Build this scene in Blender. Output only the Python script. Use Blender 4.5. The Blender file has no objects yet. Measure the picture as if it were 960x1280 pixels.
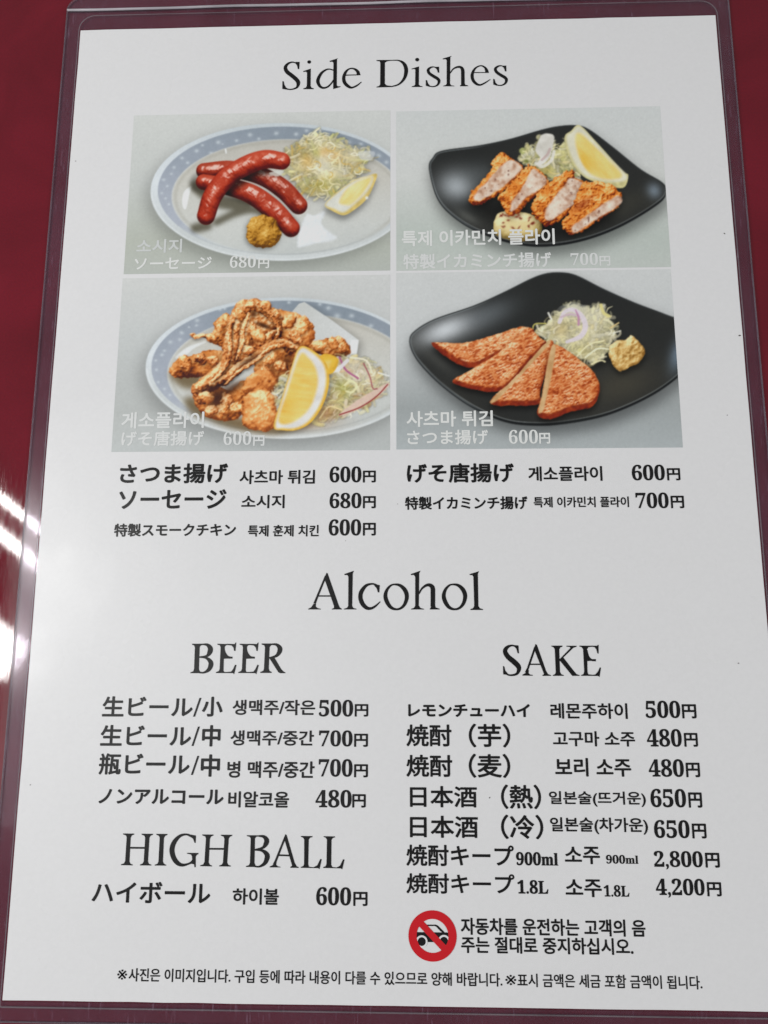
import bpy, math, bmesh
from mathutils import Matrix, Vector
from mathutils.geometry import tessellate_polygon

# ---------------------------------------------------------------- camera, light, exposure
scene = bpy.context.scene
scene.view_settings.view_transform = 'Standard'
scene.view_settings.look = 'None'
scene.view_settings.exposure = 0.0
scene.view_settings.gamma = 1.0
SHEET_Z = 0.0006                                   # top of the paper above the table, metres

cam_data = bpy.data.cameras.new('camera')
cam = bpy.data.objects.new('camera', cam_data)
scene.collection.objects.link(cam)
cam_data.sensor_fit = 'VERTICAL'
cam_data.sensor_height = 32.0
cam_data.lens = 1020.23 / 1280 * 32.0              # a phone's main lens
cam_data.clip_start = 0.01
cam_data.clip_end = 20.0
R_CAM = Matrix(((0.99947124, 0.00149136, -0.03248109), (0.00455248, 0.98268961, 0.1852037), (0.03219503, -0.18525364, 0.98216321)))
M4 = R_CAM.transposed().to_4x4()
M4.translation = Vector((0.00463423, -0.06048887, 0.235285082 + SHEET_Z))
cam.matrix_world = M4
scene.camera = cam

world = bpy.data.worlds.new('World')
scene.world = world
world.use_nodes = True
world.node_tree.nodes['Background'].inputs[0].default_value = (0.975, 0.99, 1.0, 1)
world.node_tree.nodes['Background'].inputs[1].default_value = 0.19


def lamp(name, loc, target, sx, sy, power, col=(1, 1, 1), roll=None):
    d = bpy.data.lights.new(name, 'AREA')
    d.shape = 'RECTANGLE'; d.size = sx; d.size_y = sy; d.energy = power; d.color = col
    o = bpy.data.objects.new(name, d)
    scene.collection.objects.link(o)
    o.location = loc
    if roll is None:
        o.rotation_euler = (Vector(target) - Vector(loc)).to_track_quat('-Z', 'Y').to_euler()
    else:
        o.rotation_euler = (0, 0, roll)
    return o


# soft fill lights added left and right to shape the sheet's brightness, the rest bounces from the room
lamp('side_fill', (-0.66, -0.03, 0.48), (0.0, -0.03, 0), 0.5, 0.3, 3.2, (0.985, 0.99, 1.0))
lamp('side_fill', (0.78, -0.02, 0.55), (0.0, -0.03, 0), 0.5, 0.3, 2.45, (0.985, 0.99, 1.0))
# two ceiling tubes and a ceiling panel, seen mirrored in the glossy tablecloth at the left
lamp('ceiling_tube', (-0.722, 0.224, 1.2), None, 0.34, 0.011, 0.85, (1, 0.99, 0.96), math.radians(-36.6))
lamp('ceiling_tube', (-0.716, 0.157, 1.2), None, 0.34, 0.016, 1.2, (1, 0.99, 0.96), math.radians(-36.6))
lamp('ceiling_panel', (-0.785, 0.012, 1.2), None, 0.24, 0.08, 2.3, (1, 0.99, 0.97), math.radians(-36))
# a wide dim ceiling panel whose mirror image veils the lower left of the sheet
lamp('ceiling_panel', (-0.43, -0.10, 1.2), None, 0.57, 0.46, 1.15, (0.97, 1.0, 0.99), 0.0)

# ---------------------------------------------------------------- printed dish pictures
# The four dish pictures are flat prints on the sheet: their ink colours are worked out here,
# procedurally, and stored as point colours of a fine flat mesh.
import numpy as np


def smooth_closed(pts, n=6):
    P = np.array(pts, float)
    m = len(P)
    out = []
    for i in range(m):
        p0, p1, p2, p3 = P[i - 1], P[i], P[(i + 1) % m], P[(i + 2) % m]
        for k in range(n):
            t = k / n
            out.append(0.5 * (2 * p1 + (p2 - p0) * t + (2 * p0 - 5 * p1 + 4 * p2 - p3) * t * t + (3 * p1 - p0 - 3 * p2 + p3) * t ** 3))
    return np.array(out)


def smooth_open(pts, n=8):
    P = np.array(pts, float)
    P = np.vstack([2 * P[0] - P[1], P, 2 * P[-1] - P[-2]])
    out = []
    for i in range(1, len(P) - 2):
        p0, p1, p2, p3 = P[i - 1], P[i], P[i + 1], P[i + 2]
        for k in range(n):
            t = k / n
            out.append(0.5 * (2 * p1 + (p2 - p0) * t + (2 * p0 - 5 * p1 + 4 * p2 - p3) * t * t + (3 * p1 - p0 - 3 * p2 + p3) * t ** 3))
    out.append(P[-2])
    return np.array(out)


class Art:
    S = 2.0                                             # artwork units per raster cell

    def __init__(self, w, h, seed):
        self.w, self.h = int(w / self.S) + 1, int(h / self.S) + 1
        self.V, self.U = np.mgrid[0:self.h, 0:self.w] * self.S
        self.rgb = np.zeros((self.h, self.w, 3))
        self.lab = np.zeros((self.h, self.w), int)
        self.names = ['backdrop']
        self.rng = np.random.default_rng(seed)

    # -- noise
    def noise(self, scale, octaves=3, stretch=(1, 1), ang=0.0):
        out = np.zeros_like(self.U); amp = 1.0; tot = 0
        c, s = np.cos(ang), np.sin(ang)
        X0 = (self.U * c + self.V * s) / stretch[0]
        Y0 = (-self.U * s + self.V * c) / stretch[1]
        for _ in range(octaves):
            g = self.rng.random((128, 128))
            X = X0 / scale + 50; Y = Y0 / scale + 50
            xi = np.floor(X).astype(int); yi = np.floor(Y).astype(int)
            fx = X - xi; fy = Y - yi
            fx = fx * fx * (3 - 2 * fx); fy = fy * fy * (3 - 2 * fy)
            a = g[yi % 128, xi % 128]; b = g[yi % 128, (xi + 1) % 128]
            c_ = g[(yi + 1) % 128, xi % 128]; d = g[(yi + 1) % 128, (xi + 1) % 128]
            out += amp * ((a * (1 - fx) + b * fx) * (1 - fy) + (c_ * (1 - fx) + d * fx) * fy)
            tot += amp; amp *= 0.55; scale *= 0.5
        return out / tot

    def blur(self, a, r):
        r = r / self.S
        pad = int(3 * r) + 2
        A = np.pad(a, pad, mode='edge')
        fy = np.fft.fftfreq(A.shape[0])[:, None]; fx = np.fft.rfftfreq(A.shape[1])[None]
        g = np.exp(-2 * (np.pi * r) ** 2 * (fx * fx + fy * fy))
        return np.fft.irfft2(np.fft.rfft2(A) * g, A.shape)[pad:-pad, pad:-pad]

    # -- shapes: signed distances, negative inside
    def poly(self, pts, rough=0.0, scale=14, n=6, smooth=True):
        P = smooth_closed(pts, n) if smooth else np.array(pts, float)
        Q = np.roll(P, -1, 0)
        d = np.full(self.U.shape, 1e9); inside = np.zeros(self.U.shape, bool)
        for (x0, y0), (x1, y1) in zip(P, Q):
            ex, ey = x1 - x0, y1 - y0
            wx, wy = self.U - x0, self.V - y0
            t = np.clip((wx * ex + wy * ey) / (ex * ex + ey * ey + 1e-9), 0, 1)
            d = np.minimum(d, (wx - ex * t) ** 2 + (wy - ey * t) ** 2)
            if y0 != y1:
                cond = (y0 <= self.V) != (y1 <= self.V)
                inside ^= cond & (self.U < x0 + (self.V - y0) / (y1 - y0) * ex)
        d = np.sqrt(d); sd = np.where(inside, -d, d)
        if rough:
            sd = sd + (self.noise(scale, 3) - 0.5) * 2 * rough
        return sd

    def tube(self, pts, r):
        """signed distance and the centre-line parameter of a sausage-like stroke"""
        P = smooth_open(pts); n = len(P) - 1
        R = np.interp(np.linspace(0, 1, n + 1), np.linspace(0, 1, len(r)), r) if np.ndim(r) else np.full(n + 1, r)
        best = np.full(self.U.shape, 1e9); par = np.zeros(self.U.shape)
        for i in range(n):
            (x0, y0), (x1, y1) = P[i], P[i + 1]
            ex, ey = x1 - x0, y1 - y0
            wx, wy = self.U - x0, self.V - y0
            t = np.clip((wx * ex + wy * ey) / (ex * ex + ey * ey + 1e-9), 0, 1)
            d = np.hypot(wx - ex * t, wy - ey * t) - (R[i] + (R[i + 1] - R[i]) * t)
            m = d < best
            best = np.where(m, d, best); par = np.where(m, (i + t) / n, par)
        return best, par

    def ell(self, cx, cy, a, b, ang=0.0):
        c, s = np.cos(ang), np.sin(ang)
        x = (self.U - cx) * c + (self.V - cy) * s; y = -(self.U - cx) * s + (self.V - cy) * c
        k = np.sqrt((x / a) ** 2 + (y / b) ** 2) + 1e-9
        g = np.sqrt((x / a ** 2) ** 2 + (y / b ** 2) ** 2) + 1e-9
        return (k - 1) * k / g

    def m(self, sd, soft=1.0):
        return np.clip(0.5 - sd / (self.S * 1.2 * soft), 0, 1)

    # -- painting
    def put(self, mask, col, name=None):
        col = np.asarray(col, float)
        if col.ndim == 1:
            col = col[None, None]
        self.rgb = self.rgb * (1 - mask[..., None]) + col * mask[..., None]
        if name:
            if name == 'backdrop':
                k = 0
            else:
                self.names.append(name); k = len(self.names) - 1
            self.lab[mask > 0.5] = k

    def again(self, mask, col):
        self.put(mask, col)

    def shift(self, a, dx, dy):
        i, j = int(round(dx / self.S)), int(round(dy / self.S))
        y = np.clip(np.arange(self.h) - j, 0, self.h - 1); x = np.clip(np.arange(self.w) - i, 0, self.w - 1)
        return a[y][:, x]

    def shade(self, mask, r, amt, dx=0, dy=0):
        b = self.blur(mask, r)
        b = self.shift(b, dx, dy)
        self.rgb *= (1 - amt * np.clip(b, 0, 1))[..., None]

    def glow(self, cx, cy, a, b, col, amt, ang=0.0, within=None):
        c, s = np.cos(ang), np.sin(ang)
        x = (self.U - cx) * c + (self.V - cy) * s; y = -(self.U - cx) * s + (self.V - cy) * c
        g = np.exp(-((x / a) ** 2 + (y / b) ** 2)) * amt
        if within is not None:
            g = g * within
        self.put(g, col)

    def ramp(self, t, stops):
        t = np.clip(t, 0, 1)
        xs = [s[0] for s in stops]
        return np.stack([np.interp(t, xs, [s[1][k] for s in stops]) for k in range(3)], -1)

    def light(self, height, L=(-0.35, -0.55, 0.75), gain=1.0):
        gy, gx = np.gradient(height, self.S)
        n = np.stack([-gx * gain, -gy * gain, np.ones_like(gx)], -1)
        n /= np.linalg.norm(n, axis=-1, keepdims=True)
        L = np.array(L) / np.linalg.norm(L)
        return np.clip((n * L).sum(-1), 0, 1), n, L

    def spec(self, n, L, p):
        Hh = L + np.array([0, 0, 1.0]); Hh /= np.linalg.norm(Hh)
        return np.clip((n * Hh).sum(-1), 0, 1) ** p

    def dome(self, sd, R):
        d = np.clip(-sd / R, 0, 1)
        return R * np.sqrt(np.clip(1 - (1 - d) ** 2, 0, 1))

    def batter(self, pts, name, rough=5, R=40, bump=9, fine=11, cols=None, tone=1.0, sd=None):
        """a crumbly fried piece"""
        sd = self.poly(pts, rough * 1.7, 20) if sd is None else sd
        mk = self.m(sd)
        n1 = self.noise(fine * 2.2, 3); n2 = self.noise(fine * 0.8, 2)
        ridg = 1 - np.abs(2 * n1 - 1)
        lump = self.noise(fine * 4.5, 2)
        h = self.dome(sd, R) * 0.8 + bump * (ridg * 0.75 + 0.55 * n2 + 2.2 * lump)
        lam, n, L = self.light(h, gain=0.8)
        cav = self.blur(ridg + n2 * .6, 7) - (ridg + n2 * .6)
        cols = cols or [(0, (66, 28, 12)), (0.25, (134, 66, 26)), (0.5, (188, 110, 48)), (0.72, (212, 150, 90)), (1, (238, 202, 152))]
        t = 0.12 + 0.74 * lam ** 1.25 - 0.36 * cav + 0.7 * (lump - 0.5) + 0.28 * (self.noise(40, 2) - 0.5) + 0.14 * (n2 - .5)
        self.put(mk, np.clip(self.ramp(t * tone, cols), 0, 255), name)
        return mk, sd

    def strands(self, region, name, n, cols, length=(26, 60), width=(2.2, 4.2), base=None, curl=0.55, spill=1.0, holes=0.5):
        """a loose heap of fine shreds"""
        mk = self.m(region)
        core = self.m(region + 10)
        b = np.array(base if base is not None else np.mean(cols, 0) * 0.62)
        tex = self.noise(18, 3)
        self.put(core, np.clip(b[None, None] * (0.62 + 0.80 * tex[..., None]), 0, 240), None)
        labm = core > 0.5
        ys, xs = np.where(region < -2)
        k = self.rng.integers(0, len(xs), n)
        order = np.argsort(ys[k] + self.rng.random(n) * 120)
        for j in k[order]:
            edge = region[ys[j], xs[j]] > -14
            x, y = xs[j] * self.S, ys[j] * self.S
            a = self.rng.random() * 2 * np.pi
            if edge:
                gx = region[ys[j], min(xs[j] + 2, self.w - 1)] - region[ys[j], xs[j] - 2]; gy = region[min(ys[j] + 2, self.h - 1), xs[j]] - region[ys[j] - 2, xs[j]]
                a = np.arctan2(gy, gx) + self.rng.normal(0, .5)
            ln = self.rng.uniform(*length); w = self.rng.uniform(*width); op = self.rng.uniform(0.35, 0.95); w *= self.rng.choice([0.8, 1.0, 1.7])
            da = self.rng.normal(0, 0.26) * curl
            pts = []; st = ln / 9
            for q in range(10):
                pts.append((x, y)); x += np.cos(a) * st; y += np.sin(a) * st * 0.8; a += da + self.rng.normal(0, .09)
            pts = np.array(pts); pts -= (pts[-1] - pts[0]) * 0.5
            if edge:
                pts = pts[0] + (pts - pts[0]) * 0.75
            c = np.array(cols[self.rng.integers(0, len(cols))], float) * self.rng.uniform(0.86, 1.08)
            x0, x1 = pts[:, 0].min() - 8, pts[:, 0].max() + 8
            y0, y1 = pts[:, 1].min() - 8, pts[:, 1].max() + 8
            i0, i1 = max(0, int(x0 / self.S)), min(self.w, int(x1 / self.S) + 2)
            j0, j1 = max(0, int(y0 / self.S)), min(self.h, int(y1 / self.S) + 2)
            if i1 <= i0 or j1 <= j0:
                continue
            U = self.U[j0:j1, i0:i1]; V = self.V[j0:j1, i0:i1]
            d = np.full(U.shape, 1e9); side = np.zeros(U.shape)
            for q in range(9):
                (ax, ay), (bx, by) = pts[q], pts[q + 1]
                ex, ey = bx - ax, by - ay
                t = np.clip(((U - ax) * ex + (V - ay) * ey) / (ex * ex + ey * ey + 1e-9), 0, 1)
                dd = np.hypot(U - ax - ex * t, V - ay - ey * t)
                sm = dd < d
                d = np.where(sm, dd, d)
                side = np.where(sm, (V - ay - ey * t), side)
            reg = region[j0:j1, i0:i1]
            keep = np.clip((spill * 15 - reg) / 4, 0, 1)
            mm = np.clip(0.5 - (d - w) / 3.2, 0, 1) * keep * op
            sh = np.clip(0.5 - (d - w - 3.5) / 4, 0, 1) * keep * 0.10
            sub = self.rgb[j0:j1, i0:i1]
            sub *= (1 - sh)[..., None]
            cc = c[None, None] * (1 - 0.10 * np.clip(side / w, -1, 1.4))[..., None]
            sub[:] = sub * (1 - mm[..., None]) + np.clip(cc, 0, 250) * mm[..., None]
            labm[j0:j1, i0:i1] |= mm > 0.5
        soft = np.stack([self.blur(self.rgb[..., c], 3.4) for c in range(3)], -1)
        wgt = (self.m(region - 10) * 0.32)[..., None]
        self.rgb = self.rgb * (1 - wgt) + soft * wgt
        for j in self.rng.integers(0, len(xs), max(8, n // 9)):
            x, y = xs[j] * self.S, ys[j] * self.S; q = self.rng.random() * 6.3; r = self.rng.uniform(9, 20)
            self.line([(x, y), (x + r * np.cos(q), y + r * .8 * np.sin(q)), (x + 1.8 * r * np.cos(q + .35), y + 1.5 * r * np.sin(q + .35))], [1.2, 2.2, 1.0], np.array(cols[self.rng.integers(0, 5)]) * 1.04, .75)
        self.names.append(name)
        self.lab[labm] = len(self.names) - 1
        return mk

    def line(self, pts, w, col, amt=1.0, soft=1.0):
        d, t = self.tube(pts, w)
        self.put(self.m(d, soft) * amt, col)


def dotted_plate(A, c, ab, band_o, band_i, dots, bgcols):
    """pale round plate with a dotted blue-grey rim band"""
    bg = A.V / A.V.max()
    A.put(np.ones_like(A.U), A.ramp(bg + 0.12 * (A.noise(300, 2) - .5), bgcols), 'backdrop')
    out = A.ell(*c, *ab)
    A.shade(A.m(A.ell(c[0] - 20, c[1] + 22, ab[0], ab[1] * 1.02), 1), 22, 0.20)
    mk = A.m(out, 1.4)
    rim = A.ramp(A.V / 576 + 0.1 * (A.noise(90, 2) - .5), [(0, (176, 184, 188)), (0.45, (200, 206, 210)), (0.75, (184, 189, 189)), (1, (196, 200, 200))])
    A.put(mk, rim, 'printed_plate')
    # a thin dark line and a light lip along the edge
    A.put(A.m(np.abs(out + 4) - 2.5, 2) * 0.35 * (A.V > c[1]), (222, 226, 228))
    bo = A.ell(*band_o); bi = A.ell(*band_i)
    ang = np.arctan2((A.V - c[1]) / ab[1], (A.U - c[0]) / ab[0])        # 0 right, pi/2 bottom
    low = np.clip((np.sin(ang) - 0.50) / 0.32, 0, 1)
    bm = A.m(bo, 1.6) * (1 - A.m(bi, 2.5)) * (1 - low)
    bc = A.ramp(0.5 + 0.5 * np.cos(ang + 0.2) * 0.2 - 0.55 * np.sin(ang) * 0.6 + 0.25 * (A.noise(60, 3) - .5),
                [(0, (166, 171, 181)), (0.5, (147, 154, 165)), (1, (118, 129, 139))])
    A.again(bm * 0.95, bc)
    for (x, y, r) in dots:
        A.glow(x, y, r, r * .8, (190, 198, 202), 0.7)
    inn = A.m(bi, 3)
    ic = A.ramp(A.V / 576 + 0.16 * (A.noise(120, 3) - .5), [(0.1, (164, 162, 154)), (0.35, (184, 182, 174)), (0.7, (188, 190, 186)), (1, (174, 179, 178))])
    A.again(inn, ic)
    A.again(A.m(np.abs(A.ell(band_i[0], band_i[1], band_i[2] - 12, band_i[3] - 8)) - 5, 4) * 0.35 * (1 - low), (150, 148, 138))
    A.again(A.m(np.abs(A.ell(c[0], c[1] - 6, ab[0] - 20, ab[1] - 16)) - 1.5, 2.2) * low * 0.4, (140, 146, 150))
    return out


def black_plate(A, pts, bgcols, glows, lip=9):
    bg = A.V / A.V.max()
    A.put(np.ones_like(A.U), A.ramp(bg + 0.10 * (A.noise(300, 2) - .5), bgcols), 'backdrop')
    sd = A.poly(pts, n=8)
    A.shade(A.m(A.shift(sd, 6, 26) - 4), 20, 0.42)
    A.put(A.m(sd, 1.3), (26, 28, 29), 'printed_plate')
    # upper face, inset from the thick lower edge
    up = A.shift(sd, 0, -lip)
    face = A.m(np.maximum(up + 1, sd + 3), 1.5)
    fc = A.ramp(0.5 + 0.35 * (A.noise(220, 3) - .5) + 0.12 * (A.noise(4, 2) - .5) + 0.25 * (A.V / A.V.max() - .5),
                [(0, (30, 32, 33)), (0.5, (41, 42, 41)), (1, (62, 60, 53))])
    A.again(face, fc)
    for (x, y, a, b, col, amt, an) in glows:
        A.glow(x, y, a, b, col, amt, an, face)
    low = np.clip((A.V - 0.42 * A.V.max()) / 60, 0, 1)
    edge = A.m(np.abs(up + 2.5) - 1.2, 1.3) * (sd < -2)
    A.again(edge * low * (0.35 + 0.5 * A.noise(120, 2)), (150, 156, 156))
    left = np.clip((0.35 * A.U.max() - A.U) / 80, 0, 1)
    A.again(A.m(np.abs(sd + 5) - 1.4, 1.4) * left * 0.55, (140, 148, 150))
    A.again(A.m(np.abs(sd + 3) - 1.2, 1.4) * (1 - low) * 0.25, (96, 100, 100))
    return sd, face


def sausage(A, pts, r, tint=1.0):
    sd, t = A.tube(pts, r)
    mk = A.m(sd)
    R = float(np.mean(r))
    wr = A.noise(12, 3, (2.2, .8), 0.9)
    h = A.dome(sd, R) + 3.4 * A.noise(26, 3) + 3.0 * wr
    lam, n, L = A.light(h, (0.02, -0.62, 0.72), 1.0)
    col = A.ramp(0.1 + 0.72 * lam + 0.30 * (A.noise(26, 3) - .5) + 0.12 * (wr - .5),
                 [(0, (50, 13, 10)), (0.28, (98, 25, 16)), (0.56, (156, 48, 29)), (0.85, (176, 72, 50)), (1, (202, 116, 92))])
    col = col * tint
    A.put(mk, col, 'printed_sausage')
    g = A.noise(13, 3, (2.2, .9), -0.6)
    s = np.clip(A.spec(n, L, 18) * 1.7 - 0.3, 0, 1) * np.clip((g - 0.43) * 7, 0, 1)
    A.again(mk * np.clip(s, 0, 0.85), (230, 200, 190))
    s2 = A.spec(n, L, 6) * np.clip((A.noise(13, 3) - 0.55) * 7, 0, 1)
    A.again(mk * np.clip(s2 * 0.45, 0, 1), (206, 122, 100))
    return mk


def lemon(A, outer, flesh, core, zest=(206, 172, 74), pith=(206, 206, 196), ang=0.0, fl=None):
    sd = A.poly(outer); mk = A.m(sd)
    A.put(mk, np.array(zest)[None, None] * (0.9 + 0.2 * A.noise(12, 2))[..., None], 'printed_lemon_wedge')
    sp = A.poly(core); A.again(A.m(sp, 4), np.array(pith)[None, None] * (0.93 + 0.12 * A.noise(30, 2))[..., None])
    sf = A.poly(flesh); f = A.m(sf, 4.5)
    fib = A.noise(14, 3, (4.5, .8), ang)
    fc = A.ramp(0.5 + 0.55 * (fib - .5) + 0.5 * (A.noise(70, 2) - .5), fl or [(0, (204, 154, 58)), (0.4, (213, 180, 94)), (0.75, (221, 198, 126)), (1, (232, 218, 164))])
    A.again(f, fc)
    return mk


CAB = [(216, 208, 168), (226, 218, 186), (212, 204, 160), (204, 198, 146), (224, 221, 204), (212, 196, 140)]


def art_sausage():
    A = Art(960, 576, 3)
    dots = [(186, 204, 6), (150, 246, 6), (162, 268, 5), (213, 172, 6), (232, 188, 6), (263, 147, 7), (283, 128, 5), (313, 155, 7), (337, 118, 8), (352, 124, 3),
            (362, 150, 4), (400, 112, 6), (446, 92, 8), (476, 106, 6), (536, 87, 8), (604, 90, 8), (640, 78, 7), (784, 118, 8), (826, 124, 7), (886, 164, 9), (914, 186, 7), (176, 226, 5), (143, 292, 5), (168, 330, 5), (156, 310, 5)]
    dotted_plate(A, (555, 288), (450, 236), (560, 284, 430, 220), (574, 306, 396, 198), dots,
                 [(0, (190, 192, 189)), (0.45, (181, 184, 181)), (0.8, (166, 170, 161)), (1, (166, 170, 164))])
    # plate shine
    A.again(A.m(A.poly([(214, 312), (222, 285), (246, 268), (238, 295), (226, 345), (216, 338)]), 2) * .75, (224, 228, 230))
    A.again(A.m(A.tube([(362, 142), (364, 154)], 2.5)[0], 1.5) * .8, (224, 228, 230))
    # shadows under the sausages
    sh = A.m(A.tube([(262, 268), (330, 318), (430, 330)], 22)[0]) + A.m(A.tube([(258, 412), (300, 404)], 16)[0]) + A.m(A.tube([(330, 392), (400, 360), (470, 352), (540, 400)], 12)[0])
    A.rgb *= (1 - np.clip(A.blur(np.clip(sh, 0, 1), 7), 0, 1)[..., None] * np.array([.50, .52, .58]))
    # shreds
    reg = A.poly([(556, 178), (575, 140), (612, 120), (650, 90), (668, 66), (700, 88), (745, 96), (795, 126), (868, 152), (862, 184), (836, 178), (850, 214), (806, 240), (764, 280), (700, 312), (640, 304), (596, 262), (562, 214)], 7, 24)
    A.shade(A.m(reg + 6), 12, .3, 6, 12)
    A.strands(reg, 'printed_cabbage', 300, CAB + [(208, 176, 96), (186, 184, 120)], (30, 80), (1.8, 3.6), (210, 200, 154))
    for (x, y, a, b, c, k) in [(640, 185, 26, 30, (216, 160, 66), .55), (700, 150, 24, 18, (222, 158, 70), .55), (738, 168, 26, 20, (218, 176, 110), .5), (674, 150, 16, 22, (176, 178, 84), .4),
                               (690, 265, 34, 18, (160, 150, 54), .5), (716, 238, 24, 20, (196, 178, 72), .35), (735, 290, 18, 10, (150, 156, 60), .4), (800, 180, 30, 22, (212, 190, 130), .4),
                               (640, 280, 40, 22, (140, 126, 66), .45), (700, 195, 34, 40, (216, 212, 196), .65), (690, 120, 40, 26, (214, 208, 176), .5), (790, 160, 50, 36, (212, 206, 184), .4), (620, 200, 40, 34, (210, 200, 160), .4), (755, 225, 40, 24, (210, 204, 180), .5)]:
        A.glow(x, y, a, b, c, k, 0, A.m(reg))
    for k in range(26):
        x, y = A.rng.uniform(590, 840), A.rng.uniform(95, 290)
        if A.poly([(x, y)] * 3, smooth=False).shape and reg[int(y / 2), int(x / 2)] < -8:
            a = A.rng.uniform(0, 6.3); r = A.rng.uniform(10, 20)
            A.line([(x + r * np.cos(a + q), y + r * .8 * np.sin(a + q)) for q in (0, .7, 1.4, 2.1, 2.8)], 1.6, [(224, 216, 180), (196, 160, 80), (230, 226, 208)][k % 3], .8)
    A.again(A.m(A.poly([(818, 150), (872, 150), (862, 178), (826, 176)]), 2) * .6, (198, 202, 204))
    # sausages, back to front
    s1 = sausage(A, [(288, 216), (380, 210), (480, 232), (556, 276), (612, 334)], [27, 29, 31, 33, 31], .92)
    A.shade(A.m(A.tube([(275, 262), (400, 290), (500, 330), (585, 412)], 34)[0]), 6, .25, -2, -6)
    s2 = sausage(A, [(287, 254), (380, 272), (455, 298), (525, 350), (586, 412)], [27, 30, 34, 36, 31])
    m3 = A.m(A.tube([(296, 374), (320, 300), (370, 236), (440, 192), (500, 176), (556, 184)], 33)[0])
    A.rgb *= (1 - .72 * A.blur(A.shift(m3, 10, 18), 8) * np.clip(s1 + s2, 0, 1))[..., None]
    sausage(A, [(295, 370), (318, 302), (368, 238), (440, 194), (500, 176), (554, 182)], [31, 33, 33, 33, 32, 30], 1.03)
    A.again(A.m(A.poly([(512, 222), (560, 214), (548, 232), (530, 234)]), 2) * .8, (196, 198, 190))
    # napkin-bright reflection on the plate
    w = A.m(A.poly([(640, 362), (664, 368), (702, 356), (690, 392), (708, 418), (740, 446), (690, 460), (612, 476), (616, 430), (626, 392)], 6, 26), 4)
    A.again(w * .75, np.array((218, 222, 227))[None, None] * (0.95 + .09 * A.noise(26, 2))[..., None])
    # mustard
    mm = A.poly([(436, 410), (452, 374), (492, 368), (532, 382), (548, 416), (556, 438), (540, 462), (505, 480), (462, 474), (436, 446)], 6, 14)
    A.shade(A.m(mm), 8, .4, -4, 6)
    A.batter(None, 'printed_mustard', R=50, bump=7, fine=8, sd=mm, cols=[(0, (84, 50, 12)), (0.3, (134, 88, 24)), (0.55, (178, 126, 46)), (0.8, (198, 152, 70)), (1, (214, 178, 104))])
    # lemon
    out = [(702, 332), (740, 292), (800, 248), (846, 234), (880, 226), (874, 256), (846, 312), (800, 352), (766, 368), (730, 354)]
    A.shade(A.m(A.poly(out)), 9, .38, -2, 16)
    lemon(A, out, [(752, 322), (776, 280), (820, 250), (862, 240), (834, 292), (794, 330), (770, 332)],
          [(704, 331), (742, 294), (802, 250), (866, 234), (850, 284), (800, 334), (766, 358), (734, 346)], (200, 176, 104), (202, 202, 192), -0.9,
          [(0, (214, 176, 88)), (0.4, (218, 190, 116)), (0.75, (222, 204, 146)), (1, (228, 216, 176))])
    A.glow(846, 308, 5, 5, (236, 238, 240), .9)
    return A


def cutlet(A, out, face, crumbs=True):
    sd = A.poly(out, 8, 11)
    A.shade(A.m(sd), 9, .45, 2, 9)
    mk, sd = A.batter(None, 'printed_cutlet', R=34, bump=12, fine=7, sd=sd,
                      cols=[(0, (92, 30, 10)), (0.25, (158, 74, 22)), (0.5, (204, 116, 42)), (0.75, (220, 146, 72)), (1, (236, 190, 130))])
    f = A.poly(face, 3, 16)
    n1 = A.noise(26, 3); n2 = A.noise(9, 2)
    c = A.ramp(.5 + 1.1 * (n1 - .5) + .4 * (n2 - .5), [(0, (140, 100, 78)), (0.3, (184, 152, 132)), (0.55, (206, 190, 175)), (1, (226, 216, 204))])
    A.again(A.m(f, 2.2) * .95, c)
    A.again(A.m(np.abs(f) - 2.5, 2) * .35 * (A.noise(20, 2) > .45), (186, 96, 48))
    dk = np.clip((A.noise(11, 2) - .74) * 8, 0, 1) * A.m(f + 6)
    A.again(dk * .6, (92, 50, 40))
    return mk


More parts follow.
